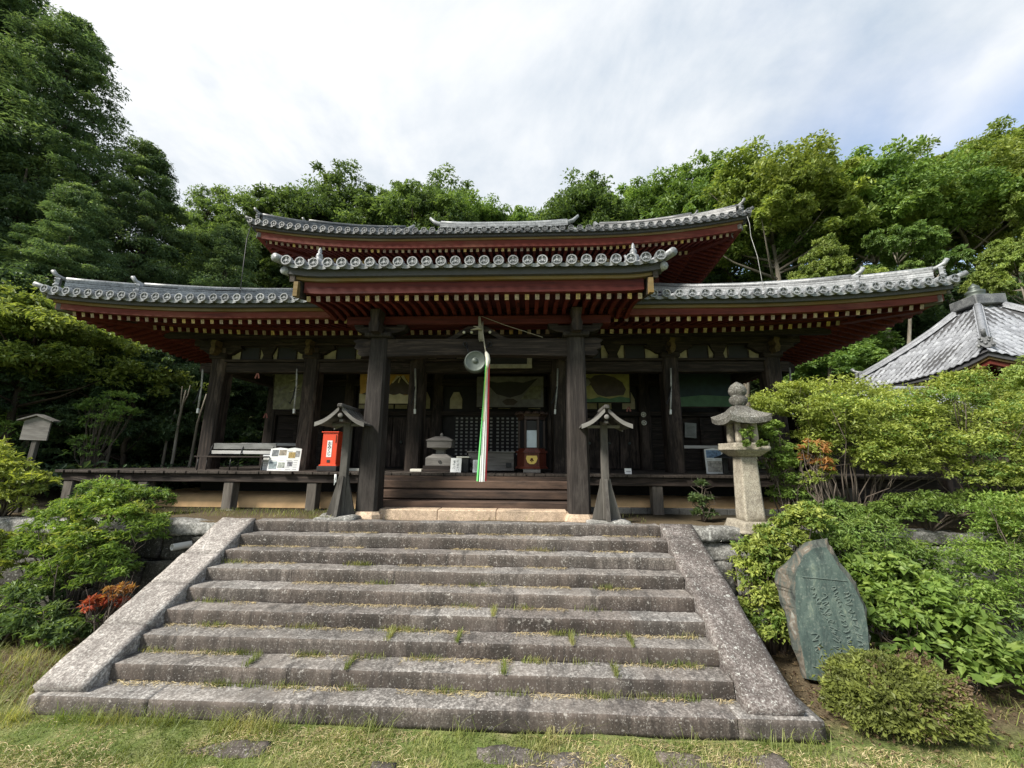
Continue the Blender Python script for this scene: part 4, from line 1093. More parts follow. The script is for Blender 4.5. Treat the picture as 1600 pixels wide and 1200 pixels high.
bull = [('beast', [(.02, .62), (.06, .80), (.14, .88), (.22, .84), (.30, .95), (.48, .98), (.70, .88), (.86, .70), (.93, .45), (.88, .25), (.72, .22), (.52, .18), (.35, .26), (.28, .42), (.22, .6), (.10, .55)], 'paint_brown'),
        ('head', [(.03, .66), (.08, .82), (.16, .84), (.22, .70), (.18, .58), (.09, .56)], 'paint_grey'), ('grass_band', [(0, 0), (1, 0), (1, .14), (.8, .2), (.6, .12), (.4, .18), (.2, .1), (0, .2)], 'paint_green')]
painting('yellow green painting of a big dark lying beast right of the right porch post', 1.72, 3.32, 3.04, 3.96, 12.5, 'paint_yellowgreen', bull)
painting('very dark teal painting hung in the rightmost bay', 4.75, 6.55, 2.9, 3.98, 12.5, 'paint_teal', [('band', [(0, .0), (1, 0), (1, .30), (.5, .34), (0, .26)], 'paint_green')])

# pale hook poles hanging on the hall columns
M['bench_slat'] = wood('worn_bench_slat', 0, (.12, .12, .115), (.25, .25, .24), (.5, .5, .48), wear=.5)
def hook_poles():
    first = None
    labs = ['pale hooked pole hanging on the leftmost hall column', 'pale hooked pole on the column behind the red box', 'pale hooked pole on the column just right of the left porch post',
            'pale hooked pole on the column just left of the right porch post', 'pale hooked pole on the column right of the right roofed post', 'pale hooked pole on the rightmost hall column']
    for i, cx in enumerate(COLS):
        side = -1 if i in (0, 1) else (1 if i == 5 else (-.35 if i in (3, 4) else .1))
        if first is None:
            t = thing('hook_pole', labs[0], 'pole', (0, 0, 0), 0, 'pale hooked poles hanging on the hall columns')
            mb = MB(); mb.tube([(0, 0, .95), (.01, .01, .5), (0, 0, .05), (-.01, 0, -.22)], [.022, .024, .026, .022], 8); mb.build('shaft', 'bench_slat', t)
            mb = MB(); mb.tube([(.0, -.02, .42), (-.05, -.03, .1), (-.12, -.04, -.08), (-.15, -.05, -.02)], .016, 7); mb.build('hook', 'metal', t)
            mb = MB(); mb.cbox(-.035, .02, -.03, .03, -.36, -.222, .008); mb.build('tip', 'white', t)
            first = t
        else: t = copy_tree(first)
        t.location = (AX+cx+side*.30, 10.70, 2.80); t.rotation_euler = (0, R(-3 if i < 3 else 4), 0); t['label'] = labs[i]
hook_poles()

# paper talismans
def talismans():
    first = None
    for x, y, z, lab in ((-8.62, 12.3, 2.62, 'small faded pink folded paper charm under the leftmost painting'), (3.22, 12.3, 2.86, 'small red folded paper charm below the beast painting'),
                        (-9.2+1.3, 11.0-.3, 3.62, 'small pink folded paper charm on the beam of the left bay'), (6.1, 12.1, 2.55, 'small red folded paper charm beside the stone lantern top')):
        if first is None:
            t = thing('paper_charm', lab, 'charm', (0, 0, 0), 0, 'folded paper charms'); 
            for s in (-1, 1):
                mb = MB(); mb.prism([(0, 0), (s*.03, .0), (s*.08, -.14), (s*.035, -.16)][::s], -.012, 0); mb.build('paper_leaf', pmat('charm_red', (.30, .11, .09)), t)
            first = t
        else: t = copy_tree(first)
        t.location = (x, y, z); t['label'] = lab
talismans()

# ------------------------------------------------------------------ furniture on the deck
def bench():
    t = thing('bench', 'old grey slatted bench with a pale middle slat on the left of the deck', 'bench', (-7.75, 10.2, DZ)); B = local(t)
    mb = B(); mb.cbox(-8.75, -6.80, 9.92, 10.10, 1.20, 1.235, .006); mb.cbox(-8.75, -6.80, 10.11, 10.28, 1.20, 1.235, .006); mb.build('seat', 'wood_x')
    mb = B(); mb.cbox(-8.62, -6.86, 10.36, 10.39, 1.42, 1.58, .006); mb.build('back_slat', 'bench_slat')
    mb = B(); mb.cbox(-8.64, -6.92, 10.33, 10.36, 1.29, 1.38, .006); mb.build('back_slat', 'pale_wood')
    for x in (-8.66, -7.78, -6.92):
        for y in (9.97, 10.26):
            mb = B(); mb.tube([(x, y, DZ), (x, y, 1.20)], .014, 7); mb.build('leg', 'metal')
        mb = B(); mb.tube([(x, 10.27, 1.2), (x, 10.345, 1.45), (x, 10.41, 1.57)], .014, 7); mb.build('back_support', 'metal')
bench()
def poster(label, loc, w, h, pics, rotz=0, tilt=-.12, base='white', feet=False):
    t = thing('display_board', label, 'board', loc, rotz); t.rotation_euler = (tilt, 0, rotz)
    mb = MB(); mb.prism([(-w/2, 0), (w/2, 0), (w/2, h*.95), (0, h), (-w/2, h*.95)], 0, .025); mb.build('panel', base, t)
    r = random.Random(int(w*100))
    for x0, x1, z0, z1, c in pics:
        k = 'pic_%d_%d_%d' % tuple(int(v*99) for v in c)
        if k not in M: M[k] = plain(k, c, .5, var=.6, scale=14, bmp=0)
        m = MB(); m.box(-w/2+w*x0, -w/2+w*x1, -.004, -.001, h*z0, h*z1); m.build('picture', k, t)
    m = MB()
    for i in range(9):
        z = h*(.06+.095*i)
        for x0, x1 in ((.06, .44), (.56, .92)):
            if not any(p[0] < x1 and p[1] > x0 and p[2] < z/h+.03 and p[3] > z/h for p in pics): m.box(-w/2+w*x0, -w/2+w*(x1-r.uniform(0, .12)), -.003, -.001, z, z+.012)
    m.build('lines', 'pencil', t)
    return t
M['pencil'] = plain('grey_print', (.33, .33, .34), .7, bmp=0)
poster('white display board with small photographs leaning right of the bench', (-6.55, 10.0, DZ), .52, .60, [(.1, .46, .62, .9, (.12, .13, .14)), (.5, .92, .66, .9, (.2, .17, .13)), (.06, .48, .08, .4, (.18, .22, .23)), (.54, .92, .12, .36, (.25, .27, .24))], R(-4))
poster('narrow white display board with a yellow picture beside the second column', (-6.10, 9.93, DZ), .36, .60, [(.15, .62, .55, .8, (.34, .24, .08)), (.62, .9, .6, .86, (.22, .22, .22)), (.15, .5, .2, .4, (.2, .2, .22))], R(9))
poster('pale blank board half hidden behind the right end of the bench', (-7.0, 10.30, DZ), .36, .50, [], 0)
def red_box():
    t = thing('fortune_box', 'bright vermilion fortune slip box on a dark stand', 'box', (-5.10, 9.95, DZ)); B = local(t)
    mb = B(); mb.cbox(-5.36, -4.84, 9.78, 10.2, DZ, DZ+.13, .015); mb.build('stand', 'dark')
    mb = B(); mb.cbox(-5.30, -4.90, 9.84, 10.16, DZ+.132, DZ+.98, .012); mb.build('body', 'redbox')
    mb = B(); mb.cbox(-5.33, -4.87, 9.81, 10.19, DZ+.982, DZ+1.01, .008); mb.cbox(-5.33, -4.87, 9.81, 10.19, DZ+.134, DZ+.165, .008); mb.build('lid', 'redbox')
    mb = B(); mb.box(-5.165, -5.035, 9.834, 9.839, DZ+.36, DZ+.78); l = mb.build('label_card', 'white')
    text_mesh('お\nみ\nく\nじ', .105, 'ink', (-5.10-t.location.x, 9.832-t.location.y, .57), t, 'label_text', spacing=.82)
    mb = B(); mb.cbox(-5.14, -5.06, 9.832, 9.839, DZ+.22, DZ+.29, .002); mb.build('coin_slot', 'ink')
    mb = B(); mb.box(-4.955, -4.93, 9.834, 9.839, DZ+.72, DZ+.92); mb.build('latch', 'lacquer')
red_box()
def censer():
    t = thing('incense_stand', 'grey tiered wooden incense stand with lidded top left of the lattice', 'incense stand', (-2.32, 10.4, DZ)); B = local(t)
    def tier(nm, mat, *bs):
        mb = B()
        for w, z0, z1, w1 in bs:
            vs = [(-2.32+sx*ww/2, 10.4+sy*ww*.42, z) for z, ww in ((z0, w), (z1, w1)) for sx, sy in ((-1, -1), (1, -1), (1, 1), (-1, 1))]
            mb.add(vs, [(3, 2, 1, 0), (4, 5, 6, 7), (0, 1, 5, 4), (1, 2, 6, 5), (2, 3, 7, 6), (3, 0, 4, 7)])
        mb.build(nm, mat)
    tier('base', 'wood_x', (.78, DZ, DZ+.16, .78)); tier('drawer_body', 'grey_x', (.68, DZ+.162, DZ+.36, .68), (.68, DZ+.362, DZ+.46, .34))
    tier('neck', 'grey_x', (.24, DZ+.462, DZ+.56, .22), (.22, DZ+.562, DZ+.62, .5)); tier('bowl_box', 'grey_x', (.64, DZ+.622, DZ+.80, .66)); tier('lid', 'grey_x', (.70, DZ+.802, DZ+.83, .70), (.66, DZ+.832, DZ+.92, .30))
    mb = B(); mb.lathe([(.03, 0), (.045, .04), (.03, .08), (.01, .1)], 10, xf=Matrix.Translation((-2.32, 10.4, DZ+.92))); mb.build('knob', 'grey_x')
    mb = B(); mb.tube([(-2.28+.035*math.cos(a), 10.10, DZ+.26+.03*math.sin(a)) for a in [k*math.pi/6 for k in range(13)]], .008, 6); mb.build('handle', 'metal')
censer()
def small_things():
    t = thing('offering_box', 'plain grey wooden offering box behind the cloth bell pull', 'offering box', (-.95, 10.55, DZ)); B = local(t)
    mb = B(); mb.cbox(-1.58, -.36, 10.4, 10.9, DZ+.03, DZ+.50, .01); mb.build('body', 'grey_x')
    mb = B(); mb.cbox(-1.62, -.32, 10.36, 10.94, DZ+.505, DZ+.54, .008); mb.build('rim', 'grey_x')
    for x in (-1.45, -.5):
        mb = B(); mb.cbox(x-.07, x+.07, 10.375, 10.398, DZ+.12, DZ+.24, .005); mb.build('iron_strap', 'metal')
    t = thing('paper_sign', 'white sign with black brush writing in front of the incense stand', 'sign', (-1.83, 9.95, DZ)); t.rotation_euler = (-.12, 0, R(-5))
    mb = MB(); mb.box(-.14, .14, 0, .012, 0, .36); mb.build('card', 'white', t)
    mb = MB(); r = random.Random(2)
    for cx, z0, z1, th in ((-.045, .06, .30, .016), (.045, .06, .32, .010)):
        z = z1
        while z > z0:
            x = cx
            for k in range(3):
                a = r.uniform(0, 6.28); l = r.uniform(.02, .045)
                mb.bar((x+r.uniform(-.03, .03), -.002, z+r.uniform(-.015, .015)), (x+l*math.cos(a), -.002, z+l*math.sin(a)), .003, th*.6, up=(0, 1, 0.001))
            z -= .05
    mb.build('brush_writing', 'ink', t)
    t = thing('black_box', 'small black box with a white top behind the brush written sign', 'box', (-1.70, 10.2, DZ)); B = local(t)
    mb = B(); mb.cbox(-1.86, -1.52, 10.06, 10.36, DZ, DZ+.36, .01); mb.build('body', 'darkpanel'); mb = B(); mb.cbox(-1.84, -1.50, 10.05, 10.37, DZ+.362, DZ+.40, .006); mb.build('top', 'offwhite')
    t = thing('paper_notice', 'curled white notice leaning on the offering box', 'notice', (-1.27, 10.0, DZ)); t.rotation_euler = (-.14, 0, 0)
    mb = MB(); vs = []; n = 6
    for i in range(n+1):
        z = .32*i/n; 
        for x in (-.13, .13): vs.append((x, .012*math.sin(i*1.1), z))
    nv = len(vs); vs += [(x, y+.004, z) for x, y, z in vs]
    fs = [(2*i, 2*i+1, 2*i+3, 2*i+2) for i in range(n)]
    mb.add(vs, fs+[tuple(k+nv for k in f[::-1]) for f in fs]); mb.build('sheet', 'white', t)
    mb = MB()
    for i in range(9): mb.box(-.10, .09-.02*(i % 3), -.016, -.013, .05+.026*i, .056+.026*i)
    mb.build('lines', 'pencil', t)
    # low white planks and card
    for x0, x1, y, lab in ((-4.72, -3.85, 10.2, 'low white plank lying on the deck right of the red box'), (-3.05, -2.75, 10.1, 'short white block on the deck just right of the left porch post')):
        t = thing('white_plank', lab, 'plank', ((x0+x1)/2, y, DZ)); B = local(t); mb = B(); mb.cbox(x0, x1, y, y+.2, DZ+.002, DZ+.07, .006); mb.build('board', 'offwhite')
        mb = B(); mb.cbox(x0+.1, x0+.16, y+.02, y+.18, DZ-.01, DZ+.001, .0005); mb.build('batten', 'wood_x')
    t = thing('white_card', 'small white card propped on the deck right of the roofed post', 'card', (2.47, 9.75, DZ)); t.rotation_euler = (-.2, 0, R(6))
    mb = MB(); mb.box(-.085, .085, 0, .008, 0, .14); mb.build('card', 'white', t); mb = MB(); mb.box(-.05, .06, -.003, -.0005, .05, .075); mb.build('print', 'pencil', t)
    # info stand on the right, lamp in front, grey notice on the wall
    poster('white information board with photographs right of the hall column', (4.85, 10.35, DZ), .44, .66, [(.1, .9, .08, .5, (.38, .36, .33)), (.08, .92, .62, .92, (.12, .2, .32))], R(-6), -.08)
    t = thing('lantern_stand', 'black lamp stand with a peaked shade in front of the information board', 'lamp', (4.93, 10.0, DZ)); B = local(t)
    mb = B(); mb.lathe([(.25, 0), (.24, .02), (.10, .07), (.05, .10), (.012, .13)], 4, xf=Matrix.Translation((4.93, 10, DZ+.40)), smooth=False); mb.build('shade', 'darkpanel')
    mb = B(); mb.cbox(4.88, 4.98, 9.95, 10.05, DZ+.02, DZ+.40, .008); mb.build('stem', 'darkpanel'); mb = B(); mb.cbox(4.80, 5.06, 9.88, 10.12, DZ, DZ+.02, .004); mb.build('foot', 'darkpanel')
    t = thing('wall_notice', 'grey notice sheet fixed on the boarded wall left of the stone lantern', 'notice', (5.55, 13.4, 1.95)); t.rotation_euler = (0, R(4), 0)
    mb = MB(); mb.box(-.19, .19, 0, .015, 0, .50); mb.build('sheet', pmat('grey_sheet', (.25, .26, .24)), t)
    mb = MB()
    for i in range(8): mb.box(-.14, .13, -.003, -.0005, .07+.045*i, .078+.045*i)
    mb.build('lines', 'ink', t)
    # round crests
    first = None
    for x, z, lab in ((4.22-.25, 2.72, 'upper pale round crest beside the dark boards right of the beast painting'), (4.22-.25, 2.44, 'lower pale round crest beside the dark boards right of the beast painting'), (-5.0, 2.62, 'upper pale round crest on the dark wall above the left roofed post'), (-5.0, 2.34, 'lower pale round crest on the dark wall above the left roofed post')):
        if first is None:
            t = thing('crest', lab, 'crest', (0, 0, 0), 0, 'round crests on the inner wall')
            mb = MB(); mb.lathe([(.085, 0), (.09, .015), (.07, .02)], 16, xf=Matrix.Rotation(R(90), 4, 'X')); mb.build('disc', 'offwhite', t)
            mb = MB()
            for k in range(5):
                a = k*2*math.pi/5; mb.lathe([(.018, .0), (.014, .004)], 7, xf=Matrix.Translation((.045*math.cos(a), -.0205, .045*math.sin(a))) @ Matrix.Rotation(R(90), 4, 'X'))
            mb.build('petals', 'dark', t); first = t
        else: t = copy_tree(first)
        t.location = (x, 13.28, z); t['label'] = lab
small_things()
def shrine_case():
    x, y = .11, 10.35; z0 = DZ
    t = thing('lantern_case', 'tall six sided lacquered cabinet with glass panes and a gold crest', 'cabinet', (x, y, z0)); B = local(t)
    def hexa(r0, r1, za, zb, mb, rot=0):
        mb.lathe([(r0, za), (r1, zb)], 6, xf=Matrix.Translation((x, y, 0)) @ Matrix.Rotation(R(30), 4, 'Z'), smooth=False)
    mb = B(); mb.cbox(x-.22, x+.22, y-.36, y-.1, z0, z0+.10, .01); mb.build('step_block', 'grey_x')
    mb = B(); hexa(.44, .40, z0+.102, z0+.16, mb); hexa(.38, .38, z0+.162, z0+.50, mb); hexa(.43, .41, z0+.502, z0+.56, mb); hexa(.36, .34, z0+.562, z0+.62, mb); mb.build('base', 'lacquer')
    rr = .33
    mb = B()
    for k in range(6):
        a = 2*math.pi*k/6; px, py = x+rr*math.cos(a), y+rr*math.sin(a); mb.cbox(px-.03, px+.03, py-.03, py+.03, z0+.622, z0+1.36, .006)
    mb.build('posts', 'darklacquer')
    mb = B(); hexa(.37, .37, z0+1.362, z0+1.44, mb); hexa(.40, .42, z0+1.442, z0+1.50, mb)
    for k in range(6):
        a = 2*math.pi*(k)/6
        for q in (-.1, .1):
            cx, cy = x+.40*math.cos(a+math.pi/6)*.9+q*-math.sin(a+math.pi/6), y+.40*math.sin(a+math.pi/6)*.9+q*math.cos(a+math.pi/6)
            mb.lathe([(.10, z0+1.50), (.09, z0+1.55), (.04, z0+1.58)], 8, xf=Matrix.Translation((cx, cy, 0)))
    mb.build('crown', 'darklacquer')
    fy = y-rr*math.cos(math.pi/6)
    mb = B(); mb.box(x-.13, x+.13, fy+.0, fy+.012, z0+.64, z0+1.08); mb.build('white_pane', pmat('pale_glass', (.50, .58, .64), .1))
    mb = B(); mb.box(x-.13, x+.13, fy+.013, fy+.03, z0+1.085, z0+1.33); mb.build('dark_pane', 'darkpanel')
    mb = B(); mb.box(x-.13, x+.13, fy-.03, fy-.02, z0+1.38, z0+1.43); mb.build('carved_strip', 'ochre')
    mb = B()
    for k in (0, 1, 2, 3, 5):
        a0, a1 = 2*math.pi*k/6, 2*math.pi*(k+1)/6
        p = [(x+rr*.95*math.cos(a), y+rr*.95*math.sin(a)) for a in (a0, a1)]
        mb.add([(p[0][0], p[0][1], z0+.625), (p[1][0], p[1][1], z0+.625), (p[1][0], p[1][1], z0+1.36), (p[0][0], p[0][1], z0+1.36)], [(0, 1, 2, 3)])
    mb.build('side_pane', 'darkpanel')
    mb = B(); by = y-.38*math.cos(math.pi/6)
    pl = [(-.13, .43), (-.15, .36), (-.11, .26), (-.05, .22), (.05, .22), (.11, .26), (.15, .36), (.13, .43)]
    mb.prism([(x+a, z0+b) for a, b in pl], by-.012, by-.001); e = mb.build('gold_crest', pmat('crest_gold', (.75, .55, .14), .05))
    mb = B()
    for a, b, r_ in ((0, .34, .035), (-.03, .31, .02), (.03, .31, .02), (0, .28, .018)): mb.lathe([(r_, 0), (r_*.8, .006)], 8, xf=Matrix.Translation((x+a, by-.012, z0+b)) @ Matrix.Rotation(R(90), 4, 'X'))
    mb.build('crest_leaf', 'lacquer', t)
shrine_case()

def roofed_post(loc, label, rz=0, first=[None]):
    if first[0] is None:
        t = thing('roofed_post', label, 'post', (0, 0, 0), 0, 'small gable roofed wooden posts before the porch')
        mb = MB(); mb.cbox(-.075, .075, -.075, .075, 0, 1.98, .01); mb.build('post', 'grey_z', t)
        for s in (-1, 1):
            mb = MB(); mb.prism([(s*.078, 0), (s*.29, 0), (s*.27, .08), (s*.13, .62), (s*.10, .80), (s*.078, .80)][::s], -.03, .03); mb.build('brace', 'grey_z', t)
            mb = MB(); xf = Matrix.Rotation(R(90), 4, 'Z'); mb.prism([(s*.078, 0), (s*.29, 0), (s*.27, .08), (s*.13, .62), (s*.10, .80), (s*.078, .80)][::s], -.03, .03, xf=xf); mb.build('brace', 'grey_z', t)
        mb = MB(); mb.cbox(-.34, .34, -.045, .045, 1.84, 1.90, .008); mb.cbox(-.04, .04, -.40, .40, 1.905, 1.96, .008); mb.build('cross_arm', 'grey_x', t)
        for s in (-1, 1):
            mb = MB(); n = 6; pts = []
            for i in range(n+1):
                q = i/n; pts.append((s*(.03+.47*q), 2.20-.33*q-.055*math.sin(math.pi*q)))
            poly = [(x, z) for x, z in pts]+[(x, z-.035) for x, z in pts[::-1]]
            if s > 0: poly = poly[::-1]
            mb.prism(poly, -.46, .46); mb.build('roof_slope', 'grey_y', t)
            for y in (-.485, .462):
                mb = MB()
                pl = [(x, z+.012) for x, z in pts]+[(x, z-.075) for x, z in pts[::-1]]
                if s > 0: pl = pl[::-1]
                mb.prism(pl, y, y+.022); mb.build('bargeboard', 'grey_x', t)
            mb = MB()
            for y in (-.30, -.1, .1, .30): mb.prism([(x, z+.025) for x, z in pts][::(-1 if s < 0 else 1)][::-1]+[(x, z+.002) for x, z in pts][::(-1 if s < 0 else 1)], y-.012, y+.012)
            mb.build('roof_batten', 'grey_y', t)
        mb = MB(); mb.cbox(-.055, .055, -.54, .54, 2.185, 2.27, .02); mb.build('ridge_beam', 'grey_y', t)
        mb = MB(); mb.lathe([(.05, 0), (.05, .02), (.03, .03)], 12, xf=Matrix.Translation((0, -.45, 2.03)) @ Matrix.Rotation(R(90), 4, 'X')); mb.build('round_boss', 'grey_x', t)
        mb = MB(); rough_block(mb, -.42, .42, -.34, .34, -.10, -.005, 5, .03, .04, .1); mb.build('base_stone', 'wallstone', t)
        first[0] = t
    else: t = copy_tree(first[0])
    t.location = loc; t.rotation_euler = (0, 0, rz); t['label'] = label
    return t
roofed_post((-3.88, 8.2, .05), 'roofed wooden post standing left of the left porch post', R(4))
roofed_post((1.60, 8.2, .03), 'roofed wooden post standing right of the right porch post', R(-2))
mb = MB(); mb.tube([(0, 0, .10), (.01, -.01, 0), (.0, 0, -.12), (.03, 0, -.02)], .012, 6); mb.tube([(.02, 0, .1), (.04, 0, -.06)], .01, 6)
tag(mb.build('string_tie', 'white', loc=(-4.02, 8.09, .78)), 'white string tied round the left roofed post', 'string')

def notice_sign():
    t = thing('notice_sign', 'leaning grey wooden notice board with a small roof at the far left', 'sign', (-11.5, 8.6, -.05)); t.rotation_euler = (0, R(1.5), R(6))
    mb = MB(); mb.cbox(-.06, .06, -.04, .04, 0, 1.62, .01); mb.build('post', 'grey_z', t)
    mb = MB(); mb.prism([(-.29, 1.62), (.29, 1.62), (.29, 2.06), (0, 2.17), (-.29, 2.06)], -.07, -.041); mb.build('panel', 'grey_x', t)
    for s in (-1, 1):
        mb = MB(); pl = [(s*.001, 2.185), (s*.40, 2.05), (s*.40, 2.08), (s*.001, 2.22)]
        if s < 0: pl = pl[::-1]
        mb.prism(pl, -.13, .03); mb.build('roof_board', 'grey_y', t)
notice_sign()

def stone_lantern():
    x, y = 4.28, 7.9
    t = thing('stone_lantern', 'tall square granite lantern with lichened cap right of the stairs', 'stone lantern', (x, y, 0)); inv = Matrix.Translation(-t.location)
    def blk(nm, mat, *bs):
        mb = MB()
        for i, (w0, z0, z1, w1) in enumerate(bs):
            v0 = len(mb.v); rough_block(mb, -.5, .5, -.5, .5, 0, 1, seed=len(nm)+i, amp=.012, b=.03, seg=.12)
            for k in range(v0, len(mb.v)):
                a, b, c = mb.v[k]; w = w0+(w1-w0)*c; mb.v[k] = (a*w*.77, b*w*.77, z0+(z1-z0)*c)
        return mb.build(nm, mat, t)
    blk('base', 'lantern', (.95, -.10, .10, .80))
    blk('pillar', 'lantern', (.48, .08, 1.32, .40))
    blk('platform', 'lantern', (.50, 1.30, 1.42, .86), (.88, 1.42, 1.56, .86))
    # fire box: four corner posts and a dark inside
    mb = MB()
    for sx in (-1, 1):
        for sy in (-1, 1): mb = MB(); rough_block(mb, sx*.15-.055, sx*.15+.055, sy*.15-.055, sy*.15+.055, 1.55, 2.0, seed=3+sx+sy, amp=.01, b=.02, seg=.1); mb.build('fire_box_post', 'lantern', t)
    # roof: square, concave, upturned corners
    mb = MB(); n = 12; vs = []; fs = []
    prof = [(0.10, 1.965, 0), (.58, 1.93, .05), (.60, 2.03, .07), (.48, 2.10, .03), (.30, 2.20, .0), (.17, 2.30, 0), (.06, 2.32, 0)]
    ring = []
    for k in range(4):
        a0 = Vector((1, -1)) if k == 0 else (Vector((1, 1)) if k == 1 else (Vector((-1, 1)) if k == 2 else Vector((-1, -1))))
        a1 = [Vector((1, 1)), Vector((-1, 1)), Vector((-1, -1)), Vector((1, -1))][k]
        for i in range(6): ring.append(a0.lerp(a1, i/6))
    for r_, z, lf in prof:
        for p in ring:
            cr = (abs(p.x)*abs(p.y))**3; q = Vector((p.x*r_*.66, p.y*r_*.66, z+lf*cr*1.2-.0))
            q += Vector((1, 1, 1))*noise.noise(q*4)*.02; vs.append(q)
    m_ = len(ring)
    for j in range(len(prof)-1):
        for k in range(m_): fs.append((j*m_+k, j*m_+(k+1) % m_, (j+1)*m_+(k+1) % m_, (j+1)*m_+k))
    fs += [tuple(range(m_))[::-1], tuple((len(prof)-1)*m_+k for k in range(m_))]
    mb.add(vs, fs, 0, False); mb.build('cap', 'lanterncap', t)
    mb = MB(); mb.lathe([(.10, 2.28), (.13, 2.33), (.165, 2.38), (.17, 2.45), (.14, 2.49), (.12, 2.51), (.155, 2.54), (.17, 2.61), (.145, 2.69), (.09, 2.75), (.03, 2.79), (.01, 2.80)], 18)
    mb.build('jewel', 'lanterncap', t)
    return t
stone_lantern()

def stele():
    # outline (x, z) in metres, foot at z=0, front face towards the camera
    x0, y0, z0 = 4.12, 5.95, -1.72
    t = thing('inscribed_stone', 'tall green grey stone slab with carved columns of writing', 'stone', (x0, y0, z0)); t.rotation_euler = (R(-4), 0, R(-20))
    m, nt, b = new_mat('green_slate_stone')
    n1 = noise_n(nt, 4.5, 10, .74, stretch=(1.3, 1, .45), dist=1.1); n2 = noise_n(nt, 30, 4, .7)
    c = ramp(nt, n1, [(.30, (.018, .030, .028)), (.47, (.042, .066, .059)), (.58, (.07, .10, .086)), (.70, (.17, .20, .15))])
    c = mixc(nt, ramp(nt, n2, [(.55, 0.), (.66, .35)]), c, (.22, .24, .20))
    nt.links.new(c, b.inputs['Base Color']); b.inputs['Roughness'].default_value = .6; bump(nt, b, n1, .5, .03); M['slate_green'] = m
    m, nt, b = new_mat('rusty_stone_flank')
    n1 = noise_n(nt, 6, 8, .72, stretch=(1, 1, .45), dist=.8)
    c = ramp(nt, n1, [(.36, (.022, .026, .024)), (.50, (.065, .075, .065)), (.58, (.11, .088, .066)), (.68, (.22, .225, .20))])
    nt.links.new(c, b.inputs['Base Color']); b.inputs['Roughness'].default_value = .9; bump(nt, b, n1, .7, .04); M['slate_rust'] = m
    out = [(-.36, 0), (.38, 0), (.44, .35), (.47, .75), (.47, 1.05), (.41, 1.30), (.29, 1.52), (.22, 1.70), (.18, 1.86), (.08, 1.84), (-.06, 1.80), (-.20, 1.66), (-.36, 1.48), (-.50, 1.36), (-.56, 1.18), (-.52, 1.0), (-.46, .75), (-.42, .35)]
    inner = [(-.33, .03), (.36, .03), (.415, .35), (.44, .75), (.435, 1.03), (.37, 1.26), (.25, 1.47), (.18, 1.64), (.13, 1.74), (.05, 1.74), (-.05, 1.70), (-.16, 1.60), (-.25, 1.44), (-.30, 1.30), (-.32, 1.12), (-.34, .95), (-.35, .70), (-.34, .35)]
    mb = MB(); n = len(out); fine = []
    # subdivide outlines for worn edges
    def sub(pl, k=4, amp=.012, s=0):
        r_ = []
        for i in range(len(pl)):
            a, b_ = Vector(pl[i]), Vector(pl[(i+1) % len(pl)])
            for j in range(k):
                p = a.lerp(b_, j/k); q = noise.noise(Vector((p.x*6, p.y*6, s))); q2 = noise.noise(Vector((p.x*16, p.y*16, s+3)))
                r_.append((p.x+amp*q*1.6+amp*.7*q2, p.y+amp*q2))
        return r_
    o2, i2 = sub(out, 4, .02), sub(inner, 4, .006, 7); N = len(o2)
    vs = [(x, .0+.02*noise.noise(Vector((x*3, z*3, 1))), z) for x, z in i2]+[(x, .07+.06*noise.noise(Vector((x*7, z*7, 2))), z) for x, z in o2]+[(x*.95, .26, z*.98) for x, z in o2]
    mb.add(vs, [tuple(range(N))], 0)
    mb.add(vs, [(k, N+k, N+(k+1) % N, (k+1) % N) for k in range(N)], 1)
    mb.add(vs, [(N+k, 2*N+k, 2*N+(k+1) % N, N+(k+1) % N) for k in range(N)]+[tuple(range(3*N-1, 2*N-1, -1))], 1)
    s = mb.build('slab', ['slate_green', 'slate_rust'], t)
    # carved running script, five columns right to left: thin proud-filled strokes
    mb = MB(); r = random.Random(21)
    M['carved'] = plain('pale_carved_stroke', (.115, .15, .132), .9)
    def stroke(pts, w):
        for p, q in zip(pts[:-1], pts[1:]): mb.bar((p[0], -.020, p[1]), (q[0], -.020, q[1]), .005, w, up=(0, 1, .001))
    def curl(cx, cz, s):
        k = r.choice(['loop', 'hook', 'zig', 'tick', 'wave'])
        if k == 'loop': return [(cx+s*.5*math.cos(a), cz+s*.45*math.sin(a)) for a in [2.4-i*.62 for i in range(9)]]+[(cx-s*.3, cz-s*.7)]
        if k == 'hook': return [(cx-s*.4, cz+s*.4), (cx+s*.3, cz+s*.45), (cx+s*.1, cz), (cx-s*.2, cz-s*.5), (cx+s*.3, cz-s*.6)]
        if k == 'zig': return [(cx-s*.3, cz+s*.5), (cx+s*.35, cz+s*.25), (cx-s*.3, cz-s*.1), (cx+s*.3, cz-s*.4)]
        if k == 'tick': return [(cx+s*.2, cz+s*.5), (cx-s*.2, cz), (cx+s*.25, cz-s*.45)]
        return [(cx+s*.3*math.sin(i*1.4), cz+s*.5-i*s*.2) for i in range(6)]
    for cx, dx, za, zb, sz in ((.27, .10, 1.20, .14, .042), (.14, .11, 1.24, .14, .034), (.0, .12, 1.12, .14, .050), (-.12, .10, 1.22, .85, .036), (-.17, .10, .62, .12, .050)):
        z = za; seg = []; ph = r.uniform(0, 6)
        while z > zb:
            f = (za-z)/(za-zb); xc = cx+dx*f
            for q in range(r.randint(5, 11)):
                ph += r.uniform(.5, 1.5); am = sz*r.uniform(.35, 1.1)
                seg.append((xc+am*math.sin(ph)+r.uniform(-.006, .006), z+sz*.5*math.cos(ph*.9))); z -= sz*r.uniform(.10, .24)
            stroke(seg, r.uniform(.005, .008)); seg = []; z -= sz*r.uniform(.35, .9)
            if r.random() < .3: stroke([(xc-sz*.5, z+sz), (xc+sz*.6, z+sz*1.15)], .007)
